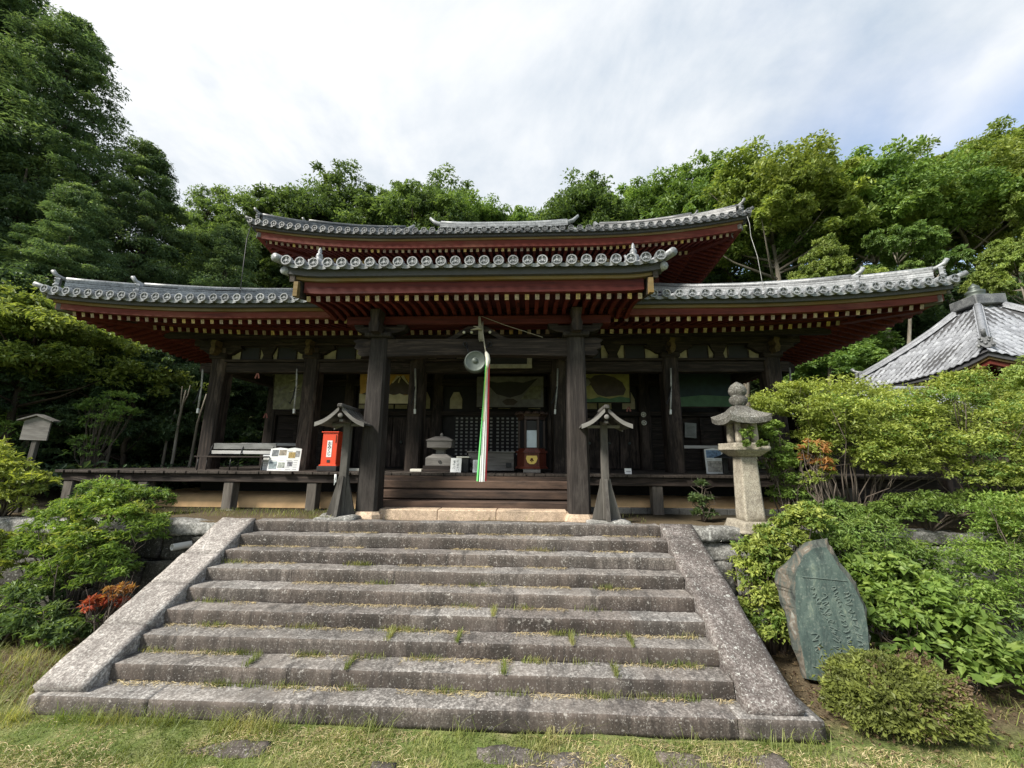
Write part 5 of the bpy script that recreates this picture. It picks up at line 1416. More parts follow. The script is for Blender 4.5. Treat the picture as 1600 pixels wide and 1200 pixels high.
    mb.bar((-.22, -.018, 1.325), (.30, -.018, 1.325), .004, .008, up=(0, 1, .001)); mb.bar((-.25, -.018, .20), (.40, -.018, .20), .004, .012, up=(0, 1, .001))
    mb.build('carved_writing', 'carved', t)
stele()

# cables
mb = MB(); mb.tube([(-9.55, 11.66, 9.1), (-9.42, 11.4, 8.4), (-9.2, 11.15, 7.5), (-8.8, 10.7, 6.0)], .012, 5); tag(mb.build('cable', 'metal'), 'thin cable hanging from the left corner of the upper roof', 'cable')
mb = MB(); mb.tube([(7.22, 11.66, 9.1), (7.2, 11.55, 8.75), (7.1, 11.4, 8.2), (7.1, 11.2, 7.4), (6.85, 10.7, 5.95)], .007, 5); tag(mb.build('cable', 'bench_slat'), 'pale cable hanging from the right corner of the upper roof', 'cable')

# ------------------------------------------------------------------ right-hand pavilion and corridor roof
def pavilion():
    X0, Y0, hw = 15.7, 12.8, 3.1
    t = thing('pavilion', 'square pavilion with pale tiled pyramid roof and bronze finial at right', 'building', (X0+hw, Y0+hw, 0), R(-5))
    B = MB; zc = 4.5; rise = 3.35
    prof = lambda w: rise*(.80*(w/hw)+.20*(w/hw)**2)
    lift = lambda u, w: .40*max(0, 1-(hw-w-abs(u))/2.6)**2.2*max(0, 1-w/2.4)
    rot = [Matrix.Rotation(k*math.pi/2, 4, 'Z') for k in range(4)]
    def P(k, u, w, dz=0, s=True): return rot[k] @ Vector((u, -hw+w, zc+lift(u, w)+(prof(w) if s else 0)+dz))
    mb = B()
    for k in (0, 3):                     # pan-and-roll tiles laid in overlapping courses
        nu = int(2*hw/.27)
        for j in range(int(hw/.24)):
            w0, w1 = j*.24, j*.24+.25
            for i in range(nu):
                u0 = -hw+i*.27; u1 = u0+.27
                lm = hw-w0
                if u1 < -lm or u0 > lm: continue
                a0, a1 = max(u0, -lm), min(u1, lm)
                vs = []
                for w, dz in ((w0, .045), (w1, .01)):
                    for q in range(5):
                        f = q/4; u = a0+(a1-a0)*f; vs.append(P(k, u, w, dz+.028*math.cos(f*2*math.pi)))
                fs = [(q, q+1, q+6, q+5) for q in range(4)]
                # front lip of the course
                for q in range(5): vs.append(vs[q]-Vector((0, 0, .035)))
                fs += [(q+10, q+11, q+1, q) for q in range(4)]
                mb.add(vs, fs, 0, True)
    mb.build('roof_tiles', 'tile_new', t)
    mb = B()
    for k in range(4):
        vs = [P(k, -hw, 0, -.03), P(k, -hw/2, 0, -.03), P(k, 0, 0, -.03), P(k, hw/2, 0, -.03), P(k, hw, 0, -.03), P(k, -hw/2, hw/2, -.03), P(k, hw/2, hw/2, -.03), P(k, 0, hw/2, -.03), P(k, 0, hw-.02, -.03)]
        mb.add(vs, [(0, 1, 5), (1, 2, 7, 5), (2, 3, 6, 7), (3, 4, 6), (5, 7, 8), (7, 6, 8)])
    mb.build('roof_base', 'tile_dark', t)
    for k in range(4):
        mb = B(); ridge_run(mb, [P(k, -(hw-i), i, .04) for i in (.25, .8, 1.5, 2.1, hw-.45)], .26, .16, 3, .10); mb.build('hip_ridge', ['tile_new', 'tile'], t)
        mb = B(); d = rot[k] @ Vector((-1, -1, 0)); ornament(mb, P(k, -(hw-.2), .2, .0), (d.x, d.y), .9); mb.build('ridge_end_tile', 'tile_old', t)
    m1, m2, m3 = B(), B(), B()
    for k in range(4):
        for i in range(16):
            ua, ub = -1+2*i/16, -1+2*(i+1)/16
            for mm, w, za, zb, th in ((m1, .06, -.16, -.02, .1), (m2, .12, -.24, -.163, .1), (m3, .18, -.40, -.243, .1)):
                a0, a1 = ua*(hw-w), ub*(hw-w)
                vs = [P(k, a0, w, za, False), P(k, a1, w, za, False), P(k, a1, w, zb, False), P(k, a0, w, zb, False), P(k, a0*.97, w+th, za, False), P(k, a1*.97, w+th, za, False)]
                mm.add(vs, [(0, 1, 2, 3), (0, 4, 5, 1)])
    m1.build('under_tile_board', 'tile_dark', t); m2.build('ochre_strip', 'ochre', t); m3.build('eave_fascia', 'redbright', t)
    mb = B()
    for k in (0, 3):
        for i in range(26):
            u = -hw+.3+i*(2*hw-.6)/25; wm = min(1.5, hw-abs(u))
            if wm < .4: continue
            mb.bar(P(k, u, .3, -.45, False), P(k, u, wm, -.30, False), .09, .10, 0, capmi=1)
    o = mb.build('rafter', ['red_y', 'cap'], t); o['kind'] = 'stuff'
    mb = B()
    for k in range(4): mb.add([P(k, -hw+.3, .3, -.36, False), P(k, hw-.3, .3, -.36, False), P(k, hw-1.6, 1.6, -.2, False), P(k, -hw+1.6, 1.6, -.2, False)], [(0, 3, 2, 1)])
    mb.build('soffit', 'soffit', t)
    mb = B(); mb.box(-2.5, 2.5, -2.5, 2.5, 0, 4.05); mb.build('wall', 'red_x', t)
    mb = B()
    for x in (-2.5, -.8, .8, 2.5):
        for y in (-2.55, 2.55): mb = B(); mb.cbox(x-.13, x+.13, y-.13, y+.13, 0, 4.0, .02); mb.build('column', 'redbright', t)
    for y in (-2.55, 2.55):
        for x in (-.8, .8): mb = B(); mb.cbox(y-.13, y+.13, x-.12, x+.12, 0, 4.0, .02); mb.build('column', 'redbright', t)
    mb = B(); mb.cbox(-.55, .55, -.55, .55, zc+rise-.35, zc+rise+.06, .03); mb.build('dew_basin', 'tile_old', t)
    mb = B(); mb.lathe([(.42, 0), (.40, .07), (.30, .10), (.26, .16), (.30, .22), (.30, .30), (.22, .36), (.14, .38), (.17, .44), (.16, .52), (.08, .60), (.02, .68)], 16, xf=Matrix.Translation((0, 0, zc+rise+.06))); mb.build('finial', 'bronze', t)
    # rain chain hooks below the eaves
    mb = B()
    for i in range(4):
        p = P(3, -2.6+i*1.3, .1, -.3, False); mb.tube([p, p-Vector((.02, 0, .15)), p-Vector((.12, 0, .24)), p-Vector((.2, 0, .16))], .018, 6)
    mb.build('gutter_hooks', 'pale_wood', t)
pavilion()
def corridor():
    t = thing('corridor', 'low corridor with a plain grey tiled roof behind the azalea', 'corridor', (12, 14, 0))
    mb = MB(); x0, x1 = -2.6, 3.2
    for j in range(7):
        for i in range(int((x1-x0)/.27)):
            u0 = x0+i*.27; vs = []
            for w, dz in ((j*.24, .05), (j*.24+.25, .01)):
                for q in range(5): vs.append((u0+.27*q/4, -1.7+w, 2.72+w*.48+dz+.028*math.cos(q/4*2*math.pi)))
            fs = [(q, q+1, q+6, q+5) for q in range(4)]
            for q in range(5): vs.append(Vector(vs[q])-Vector((0, 0, .035)))
            fs += [(q+10, q+11, q+1, q) for q in range(4)]
            mb.add(vs, fs, 0, True)
    mb.build('roof_tiles', 'tile_new', t)
    mb = MB(); ridge_run(mb, [Vector((x, 0, 3.52)) for x in (x0, -.5, 1, x1)], .3, .2, 3, .10); mb.build('ridge', ['tile_new', 'tile'], t)
    mb = MB(); mb.add([(x0, -1.6, 2.68), (x1, -1.6, 2.68), (x1, 0, 3.48), (x0, 0, 3.48), (x1, 1.6, 2.7), (x0, 1.6, 2.7)], [(0, 1, 2, 3), (3, 2, 4, 5)]); mb.build('roof_base', 'tile_dark', t)
    mb = MB(); mb.box(x0+.2, x1-.2, -1, 1, 0, 2.9); mb.build('wall', 'wood_x', t)
    mb = MB()
    for x in (x0+.2, -.7, 1.2, x1-.2): mb = MB(); mb.cbox(x-.1, x+.1, -1.12, -.9, 0, 2.8, .02); mb.build('column', 'wood_z', t)
corridor()

# ------------------------------------------------------------------ foliage
M['lf_hinoki'] = leaf('dark_cypress_leaf', (0.054, 0.093, 0.051), (0.12, 0.192, 0.093), (0.225, 0.3075, 0.132))
M['lf_back'] = leaf('mid_green_leaf', (0.0575, 0.09775, 0.03795), (0.1207, 0.1898, 0.0667), (0.207, 0.2875, 0.09775))
M['lf_bright'] = leaf('bright_green_leaf', (0.0805, 0.1552, 0.0414), (0.1725, 0.276, 0.07475), (0.299, 0.414, 0.115))
M['lf_gold'] = leaf('yellow_green_leaf', (0.1063, 0.1688, 0.04375), (0.2375, 0.3125, 0.08125), (0.3875, 0.45, 0.1313))
M['lf_dark'] = leaf('dim_understory_leaf', (0.0391, 0.069, 0.0391), (0.0805, 0.1357, 0.0667), (0.1495, 0.2127, 0.09775))
M['lf_bush'] = leaf('bush_leaf', (.075, .135, .028), (.165, .255, .055), (.29, .38, .09), big=1.5)
M['lf_lime'] = leaf('azalea_lime_leaf', (.11, .15, .035), (.26, .32, .070), (.46, .50, .13), big=1.5)
M['lf_red'] = leaf('red_nandina_leaf', (.24, .045, .028), (.40, .09, .055), (.48, .17, .08), big=2)
M['lf_orange'] = leaf('rusty_leaf', (.28, .10, .03), (.42, .20, .07), (.42, .32, .10), big=2)
M['lf_olive'] = leaf('clipped_olive_leaf', (0.0855, 0.0969, 0.03192), (0.1938, 0.228, 0.057), (0.3762, 0.4104, 0.0969), big=2)
M['lf_brown'] = leaf('dry_brown_leaf', (.10, .065, .045), (.20, .14, .085), (.33, .26, .15), big=2)
M['grassblade'] = leaf('grass_blade', (.11, .155, .03), (.21, .25, .065), (.46, .42, .20), big=.9)
M['straw'] = leaf('straw', (.34, .26, .13), (.46, .37, .20), (.60, .51, .31), trans=.15, big=2)
def unit(a): return a/np.maximum(np.linalg.norm(a, axis=1, keepdims=True), 1e-6)
def leaves(name, Cn, A, N, L, W, T, mat, parent=None, droop=.15):
    A = unit(A); S = unit(np.cross(A, N)); N = np.cross(S, A); L = np.asarray(L)[:, None]; W = np.asarray(W)[:, None]
    V = np.stack([Cn-A*L*.5-N*L*droop*.5, Cn+S*W*.5+N*L*.04-A*L*.06, Cn+A*L*.5-N*L*droop, Cn-S*W*.5+N*L*.04-A*L*.06], 1).reshape(-1, 3)
    Q = np.arange(len(Cn)*4).reshape(-1, 4)
    return np_mesh(name, V, Q, mat, parent, tint=np.repeat(np.clip(T, 0, 1), 4))
def clump_leaves(rng, C_, Rd, n, L, W=None, upb=.8, droop=.3, ct=None, shell=.4, zmin=-.6):
    """n leaves around each clump centre; Rd (M,3) radii"""
    Mn = len(C_); d = unit(rng.normal(size=(Mn*n, 3))); d[:, 2] = np.where(d[:, 2] < zmin, -d[:, 2], d[:, 2])
    r = rng.random(Mn*n)**shell; c = np.repeat(C_, n, 0); rd = np.repeat(Rd, n, 0)
    pos = c+d*rd*r[:, None]
    A = d*np.array([1, 1, .5])+np.array([0, 0, -droop])+rng.normal(size=d.shape)*.55
    N = np.array([0, 0, upb])+d*.55+rng.normal(size=d.shape)*.4
    l = L*(.5+1.2*rng.random(Mn*n)**1.7); w = l*(W if W else .45)
    t0 = rng.random(Mn) if ct is None else ct
    T = .55*np.repeat(t0, n)+.45*rng.random(Mn*n)
    return pos, A, N, l, w, T
def cat_(*ls): return [np.concatenate(x) for x in zip(*ls)]
def crown_conifer(seed, H, Rr, nb, leafL, nper, base=.12):
    """layered drooping sprays on tiers of branches"""
    rng = np.random.default_rng(seed); C_ = []; Rd = []
    for i in range(nb):
        t = base+(1-base)*(i+rng.random())/nb; ang = i*2.4+rng.normal()*.3
        rr = Rr*((1-t)**.72*.95+.06)*(.75+.4*rng.random())
        n = max(2, int(rr/.62))
        for k in range(n):
            q = .30+.75*(k+rng.random())/n; a = ang+rng.normal()*.22
            C_.append((rr*q*math.cos(a), rr*q*math.sin(a), H*t+rr*q*.12-rr*.24*q*q+rng.normal()*.30)); s = (.30+.62*rng.random()**1.4)*(.75+.4*(1-t))
            Rd.append((s*1.15, s*1.15, s*(.5+.5*rng.random())))
    return clump_leaves(rng, np.array(C_), np.array(Rd), nper, leafL, .32, .9, .6, shell=.5)
def crown_broad(seed, H, Rr, z0, lobes, sub, leafL, nper, flat=.75, lk=1):
    """big billowing lobes, each covered in leafy tufts, with gaps between"""
    rng = np.random.default_rng(seed); C_ = []; Rd = []; ct = []
    zc = (z0+H)/2; hz = (H-z0)/2
    for i in range(lobes):
        d = rng.normal(size=3); d /= np.linalg.norm(d); d[2] = abs(d[2])*1.2-.55
        q = .45+.45*rng.random(); c = np.array([d[0]*Rr*q, d[1]*Rr*q, zc+d[2]*hz*q*1.15]); lr = Rr*(.26+.30*rng.random())*lk; lt = rng.random()
        for k in range(sub):
            e = rng.normal(size=3); e /= np.linalg.norm(e); e[2] = e[2] if e[2] > -.4 else -e[2]
            C_.append(c+e*lr*np.array([1, 1, flat])*(.55+.62*rng.random()**1.3)); s = lr*(.17+.17*rng.random()); Rd.append((s*1.15, s*1.15, s*.75)); ct.append(.5*lt+.5*rng.random())
    return clump_leaves(rng, np.array(C_), np.array(Rd), nper, leafL, .5, .8, .3, np.array(ct), shell=.5), np.array(C_)
def trunk_mb(seed, H, r, top=.85, limbs=(), lean=.03, bare=()):
    rng = random.Random(seed); mb = MB(); pts = [Vector((0, 0, -.8))]; n = 9
    for i in range(1, n+1): pts.append(Vector((lean*H*noise.noise(Vector((i*.35, seed, 0)))*2, lean*H*noise.noise(Vector((i*.35, seed, 9)))*2, H*top*i/n)))
    rad = [r*1.5]+[r*(1.05-.85*i/n) for i in range(1, n+1)]
    mb.tube(pts, rad, 9)
    def at(z):
        for a, b in zip(pts[:-1], pts[1:]):
            if a.z <= z <= b.z: return a.lerp(b, (z-a.z)/(b.z-a.z))
        return pts[-1]
    for L in limbs:
        e = Vector(L); z = max(H*.12, e.z-(Vector((e.x, e.y)).length)*rng.uniform(.35, .8)); p = at(min(z, H*top*.95)); m = p.lerp(e, .5)+Vector((0, 0, -.06*(e-p).length))
        r0 = r*.32; mb.tube([p, m, e], [r0, r0*.6, r0*.18], 6)
    return mb
PROTO = {}
def proto(kind, seed):
    if kind == 'cypress':
        p = crown_conifer(seed, 22, 5.2, 230, .155, 215); m = 'lf_hinoki'; limbs = []; H, r = 22, .34; bark = 'bark'
        rg = random.Random(seed)
        for i in range(26):
            t = .2+.6*i/26; a = i*2.4; rr = 5.2*(1-t)**.72*.8; limbs.append((rr*math.cos(a), rr*math.sin(a), 22*t))
    elif kind in ('broad', 'bright', 'golden', 'tuft_bright', 'tuft_golden'):
        H = 18; tuft = kind[:4] == 'tuft'; kind = kind[5:] if tuft else kind
        p, Cs = crown_broad(seed, H, 4.6 if tuft else 4.4, 10.5 if tuft else 9.6 if kind != 'broad' else 4.0, 13 if tuft else 26, 30, .20, 130, lk=.62 if tuft else 1); r = .26; bark = 'bark' if kind == 'broad' else 'bark_pale'
        m = {'broad': 'lf_back', 'bright': 'lf_bright', 'golden': 'lf_gold'}[kind]
        limbs = [tuple(c) for c in Cs[::30]]
    elif kind == 'dim':
        H = 13; p, Cs = crown_broad(seed, H, 4.2, 1.2, 24, 24, .24, 90); m = 'lf_dark'; r = .2; bark = 'bark'; limbs = [tuple(c) for c in Cs[::30]]
    elif kind == 'maple':
        H = 7.5; p, Cs = crown_broad(seed, H, 3.2, 2.0, 24, 24, .13, 110, .35); m = 'lf_gold'; r = .13; bark = 'bark'; limbs = [tuple(c) for c in Cs[::15]]
    t = thing('tree', 'x', 'tree', (0, 0, 0)); trunk_mb(seed, H, r, .86, limbs).build('trunk', bark, t)
    leaves('crown', *p, m, t)
    return t, H
def tree(kind, seed, x, y, h, label, name, group=None, rz=None, sxy=1.0, z=None):
    k = (kind, seed)
    if k not in PROTO: t, H = proto(kind, seed); PROTO[k] = (t, H); 
    else: t = copy_tree(PROTO[k][0]); H = PROTO[k][1]
    s = h/H; t.name = name; t.location = (x, y, hill(x, y)-.3 if z is None else z); t.scale = (s*sxy, s*sxy, s); t.rotation_euler = (0, 0, (x*1.7+y*.9) if rz is None else rz)
    t['label'] = label
    if 'group' in t.keys() and not group: del t['group']
    if group: t['group'] = group
    return t
def forest():
    g1 = 'dark cypresses on the left slope'
    for x, y, h, s, lab in (
        (-29.0, 14, 26.5, 1, 'tall dark cypress at the far left edge, its top cut by the frame'),
        (-23.0, 15.0, 20.0, 2, 'tallest whole dark cypress on the left slope, second from the left edge'),
        (-18.9, 16.0, 15.6, 1, 'dark cypress stepping down in height above the left eave tip'),
        (-15.6, 17.8, 13.4, 2, 'shortest dark cypress of the left slope, nearest the gap of sky'),
        (-23.5, 11.0, 13.5, 2, 'low dark cypress in front of the tall ones at the left'),
        (-18.2, 13.2, 11.5, 1, 'bushy dark cypress just behind the left end of the lower roof')):
        tree('cypress', s, x, y, h, lab, 'cypress_tree', g1, sxy=1.25)
    g2 = 'trees of the ridge behind the hall'
    rows = [(-.96, .80, 'broad', 11, 'loose leafy tree with sky gaps right beside the dark cypresses'), (-.82, .77, 'broad', 12, 'mid green tree above the left part of the lower roof'),
            (-.68, .80, 'broad', 13, 'mid green rounded tree left of the upper roof tip'), (-.55, .83, 'broad', 11, 'dark green tree over the left horn of the upper roof'),
            (-.43, .79, 'broad', 12, 'broken crowned tree above the left half of the upper roof'), (-.33, .80, 'broad', 13, 'brownish green tree left of the tall dome crowned one'),
            (-.235, .88, 'broad', 11, 'tall dome crowned green tree rising highest above the roof centre'), (-.10, .74, 'bright', 14, 'low light green tree over the middle of the main ridge'),
            (.03, .73, 'broad', 12, 'low greyish green tree right of the main ridge middle'), (.165, .83, 'broad', 13, 'pointed green tree alone left of the sky notch'),
            (.33, .79, 'bright', 14, 'light green tree right of the sky notch'), (.46, .845, 'bright', 15, 'taller light green tree above the right half of the upper roof'),
            (.57, .81, 'bright', 14, 'light green tree just left of the big yellowish crown')]
    for az, el, k, s, lab in rows:
        y = 34+2*math.sin(az*40); x = az*y; zt = 1.25+(el*.93 if el > .85 else el*1.03 if az < -.3 else el*.97)*y; tree(k, s, x, y, zt-hill(x, y)+.3, lab, 'broadleaf_tree', g2, sxy=.92)
    g3 = 'trees on the right slope'
    rows = [(.68, .90, 27, 'golden', 16, 'big yellowish crown behind the right horn of the upper roof'), (.82, .86, 28, 'bright', 14, 'green tree between the two yellowish crowns on the right'),
            (.95, .88, 26, 'bright', 15, 'deep green tree with a bare pale trunk right of the hall'), (1.08, .90, 27, 'golden', 17, 'yellow green tree above the right end of the lower roof'),
            (1.20, .945, 26, 'golden', 16, 'yellow green tree left of the tallest on the right edge'), (1.34, .98, 25, 'golden', 17, 'tallest yellow green tree at the right edge'),
            (1.48, 1.03, 26, 'golden', 16, 'yellow green tree cut by the right edge of the frame'), (1.66, 1.08, 25, 'bright', 15, 'green tree just beyond the right edge of the frame')]
    for az, el, y, k, s, lab in rows:
        x = az*y; zt = 1.25+el*.95*y; tree(k, s, x, y, zt-hill(x, y)+.3, lab, 'broadleaf_tree', g3, sxy=.95)
    for az, el, y, k, s, lab in ((.80, .60, 23, 'tuft_golden', 17, 'small yellow topped tree standing lower in front of the bare trunks'), (1.00, .66, 22, 'tuft_bright', 14, 'bright green leaning crown low behind the right roof end'),
                                 (1.30, .60, 21, 'tuft_golden', 16, 'yellow green low crown behind the pavilion finial'), (1.40, .76, 20.5, 'tuft_golden', 17, 'yellow green tree with forked bare trunks behind the pavilion')):
        x = az*y; zt = 1.25+el*y; tree(k, s, x, y, zt-hill(x, y)+.3, lab, 'broadleaf_tree', g3, sxy=.72)
    r = random.Random(9)
    for i in range(16):
        az = -1.15+2.95*i/15; y = 42+r.uniform(-3, 4); x = az*y
        tree('dim', 20+i % 2, x, y, (.64 if az < .6 else .60)*y+r.uniform(-2, 1)-hill(x, y), 'dim dark tree deep in the wood behind the front rows of trees', 'forest_tree', 'dim trees deep in the wood', sxy=1.3)
    for i in range(6):
        az = .72+.17*i; y = 31+r.uniform(-1, 1); x = az*y
        tree('dim', 20+i % 2, x, y, .50*y-hill(x, y)+r.uniform(-1, 1), 'dim dark tree deep in the wood behind the front rows of trees', 'forest_tree', 'dim trees deep in the wood', sxy=1.2)
    g4 = 'shaded understory trees left of the hall'
    for x, y, h, s, lab in ((-21.5, 9.6, 6.5, 20, 'shaded leafy tree at the far left behind the notice board'), (-17.2, 10.8, 6.2, 21, 'shaded leafy tree right of the notice board'), (-14.6, 13.5, 6.5, 20, 'shaded leafy tree under the left eave tip'),
                            (-19.0, 13.0, 8.5, 21, 'taller shaded tree behind the shaded leafy ones'), (-13.6, 18.0, 6.5, 20, 'shaded tree seen under the eave beside the bare stems'), (-11.6, 22.5, 6.0, 21, 'shaded tree seen through the open left bay'), (-16, 20, 9, 20, 'shaded tree far back between the hall and the slope'), (-26, 8.8, 8, 20, 'shaded tree just outside the left frame edge')):
        tree('dim', s, x, y, h, lab, 'understory_tree', g4)
    tree('maple', 30, -15.6, 11.0, 7.2, 'yellow green maple reaching in at the left edge below the roof tip', 'maple_tree', rz=1)
    tree('maple', 30, 13.6, 9.4, 4.9, 'yellow green maple branch reaching in front of the pavilion', 'maple_tree', rz=2)
    # greenery in the gap between hall and pavilion
    for x, y, h, s, lab in ((13.2, 22.5, 7.6, 14, 'light green tree in the gap between the hall and the pavilion'), (19.5, 25.5, 12.5, 15, 'feathery light green tree behind the pavilion roof'), (10.6, 24.5, 7.5, 15, 'dull green tree behind the right end of the deck'), (17.5, 21.5, 6.4, 14, 'vine covered low tree under the right eave')):
        tree('bright', s, x, y, h, lab, 'green_tree', z=-3.2 if h < 9 else -2, sxy=1.35)
    # bare stems at the left of the hall
    g5 = 'thin bare stems left of the hall'
    for x, y, h, ln, fork, lab in ((-12.15, 12.9, 3.6, .10, True, 'pale thin bare stem with a forked top beside the leftmost column'), (-11.75, 13.1, 3.5, .30, False, 'thin bare stem leaning right next to the forked one'), (-13.9, 12.3, 2.9, .35, False, 'thin pale leaning stem farthest left of the bare stems'), (-13.2, 13.6, 3.0, .22, False, 'thin darker stem in the middle of the bare stems')):
        t = thing('bare_tree', lab, 'tree', (x, y, -.1), 0, g5)
        mb = MB(); mb.tube([(0, 0, 0), (ln*.3+.02, 0, h*.35), (ln*.55-.03, 0, h*.7), (ln, 0, h)], [.055, .048, .042, .025], 7); mb.build('stem', 'bark_pale', t)
        if fork:
            mb = MB(); mb.tube([(ln*.6, 0, h*.74), (ln-.12, 0, h*.9), (ln-.16, 0, h*1.04)], [.03, .024, .015], 6); mb.tube([(ln*.8, 0, h*.86), (ln+.1, 0, h*.95), (ln+.13, 0, h*1.05)], [.026, .02, .012], 6); mb.build('branch', 'bark_pale', t)
forest()
def plant(name, label, cat, loc, clumps, kinds, twigs=True, seed=1, group=None, spread=.5):
    """clumps: (x,y,z,rx,ry,rz) relative to loc; kinds: list of (mat, leaf length, leaves per m3-ish count, width, tufts)"""
    t = thing(name, label, cat, loc, 0, group); rng = np.random.default_rng(seed); R_ = random.Random(seed)
    centers = []
    if 'azalea_tree' == name or 'maple_shrub' == name: clumps = [(x+rng.normal()*.12, y, z+rng.normal()*.10, rx*(.75+.4*rng.random()), ry, rz*(1.2+.9*rng.random())) for x, y, z, rx, ry, rz in clumps]
    for (mat, L, n, W, tufts, sel) in kinds:
        C_, Rd, ct = [], [], []
        for ci, (x, y, z, rx, ry, rz) in enumerate(clumps):
            if sel is not None and ci not in sel: continue
            for k in range(int(tufts*1.7)):
                d = rng.normal(size=3); d /= np.linalg.norm(d); d[2] = d[2] if d[2] > -.5 else -d[2]
                q = .45+.6*rng.random()
                p = (x+d[0]*rx*q, y+d[1]*ry*q, z+d[2]*rz*q); s = (rx*ry*rz)**(1/3)*(.24+.20*rng.random())
                C_.append(p); Rd.append((s*1.2, s*1.2, s*.7)); ct.append(.35*rng.random()+.35*max(0, d[2])+.2)
                if R_.random() < .25: centers.append(p)
        leaves('foliage', *clump_leaves(rng, np.array(C_), np.array(Rd), int(n*1.8), L, W, .85, .2, np.array(ct), shell=.55), mat, t)
    if twigs:
        mb = MB()
        R_.shuffle(centers); roots = [Vector((c[0]*spread*.6, c[1]*spread*.6, -.05)) for c in centers[:5]]
        for p in centers[:30]:
            e = Vector(p); b = min(roots, key=lambda q: (q-e).length)+Vector((R_.uniform(-.06, .06), R_.uniform(-.06, .06), 0))
            j = lambda a: Vector((R_.uniform(-a, a), R_.uniform(-a, a), R_.uniform(-a*.5, a)))
            m1 = b.lerp(e, .35)+j(.10)+Vector((0, 0, .12)); m2 = b.lerp(e, .7)+j(.12)
            mb.tube([b, m1, m2, e], [.017, .012, .008, .003], 5)
            for q in range(2): mb.tube([m2, m2+j(.16)+(e-m2)*.5, e+j(.22)], [.006, .004, .002], 4)
        mb.build('stems', 'twig', t)
    return t
M['twig'] = wood('grey_brown_twig', 2, (.04, .032, .026), (.10, .08, .065), (.2, .18, .15))
def plants():
    # --- right of the stairs
    # clipped olive bush: dense shell of small leaves
    t = thing('clipped_bush', 'rounded clipped olive bush with brownish top at the foot of the inscribed stone', 'bush', (4.36, 5.32, -1.78)); rng = np.random.default_rng(3)
    n = 26000; d = unit(rng.normal(size=(n, 3))); d[:, 2] = np.where(d[:, 2] < -.35, -d[:, 2], d[:, 2])
    sq = np.sign(d)*np.abs(d)**.84; bumpy = np.array([1+.16*noise.noise(Vector(v)*2.2)+.13*noise.noise(Vector(v)*6) for v in d])*(1+.10*(rng.random(n) > .93)*rng.random(n)*2)
    pos = sq*np.array([.72, .46, .42])*(bumpy*(.72+.32*rng.random(n)))[:, None]+np.array([0, 0, .26])
    A = d*.9+rng.normal(size=(n, 3))*.6; N = d+rng.normal(size=(n, 3))*.5; T = .35*rng.random(n)+.5*(.5+.5*np.array([noise.noise(Vector(v)*3+Vector((5, 0, 0))) for v in d]))
    br = np.array([noise.noise(Vector(v)*1.8+Vector((1.3, 0, 4)))+.35*v[0]+.3*v[2]-.32 for v in d])+.25*rng.normal(size=n) > .12
    l = .030+.05*rng.random(n)**2
    leaves('green_leaves', pos[~br], A[~br], N[~br], l[~br], l[~br]*.5, T[~br], 'lf_olive', t); leaves('brown_leaves', pos[br], A[br], N[br], l[br]*.85, l[br]*.4, T[br], 'lf_brown', t)
    mb = MB(); r = random.Random(4)
    for i in range(70):
        a = r.uniform(0, 6.28); q = r.uniform(.2, .8); mb.tube([(q*.4*math.cos(a), q*.25*math.sin(a), 0), (q*.7*math.cos(a), q*.45*math.sin(a), .2), (q*1.05*math.cos(a), q*.66*math.sin(a), r.uniform(.25, .5))], [.012, .008, .003], 4)
    mb.build('stems', 'twig', t)
    plant('broadleaf_shrub', 'broad leaved light green shrub spilling right of the inscribed stone', 'shrub', (5.7, 6.1, -1.75), [(0, 0, .55, .75, .5, .5), (-.5, .2, .75, .45, .4, .45), (.55, -.3, .35, .6, .45, .35), (.1, .3, 1.05, .55, .4, .3), (-.2, .5, 1.25, .5, .4, .3)],
          [('lf_bush', .115, 26, .55, 22, None)], seed=11)
    plant('privet_shrub', 'yellow green shrub squeezed between the side stone and the inscribed stone', 'shrub', (3.75, 6.75, -1.75), [(-.05, 0, .55, .42, .4, .45), (.1, .1, 1.0, .48, .38, .4), (.1, .2, 1.4, .45, .35, .3), (.55, .3, 1.65, .42, .3, .3), (.95, .3, 1.95, .4, .3, .3)],
          [('lf_lime', .075, 30, .5, 20, None), ('lf_bush', .08, 16, .5, 14, None)], seed=12)
    plant('nandina_shrub', 'feathery mid green shrub behind the inscribed stone', 'shrub', (5.75, 7.15, -1.75), [(-.5, 0, 1.35, .55, .35, .5), (.1, .1, 1.6, .6, .4, .45), (.7, 0, 1.2, .6, .4, .5), (.2, 0, .8, .7, .35, .5), (-.2, .5, 2.0, .6, .3, .22)],
          [('lf_bush', .065, 36, .36, 24, None), ('lf_bright', .06, 20, .4, 16, None)], seed=13)
    plant('azalea_shrub', 'wide dense green shrub at the right edge over the stone wall', 'shrub', (7.9, 6.9, -1.6), [(-.5, 0, 1.1, .75, .5, .5), (.5, .1, 1.5, .85, .55, .5), (1.4, 0, 1.2, .8, .6, .6), (.2, .1, 1.95, .8, .5, .3), (1.2, .2, 2.0, .8, .5, .35), (-.9, -.1, .6, .6, .45, .45), (.6, -.3, .5, .9, .5, .5), (2.2, 0, 1.6, .9, .6, .7)],
          [('lf_bush', .06, 40, .42, 26, None), ('lf_lime', .05, 16, .45, 12, (1, 3, 4, 7))], seed=14)
    plant('shade_shrub', 'dark leaved shrub at the right edge behind the clipped bush', 'shrub', (7.4, 6.2, -1.75), [(0, 0, .4, .7, .45, .4), (.9, .2, .5, .8, .5, .5), (1.8, .2, .7, .8, .5, .6)], [('lf_back', .08, 30, .45, 20, None)], seed=15)
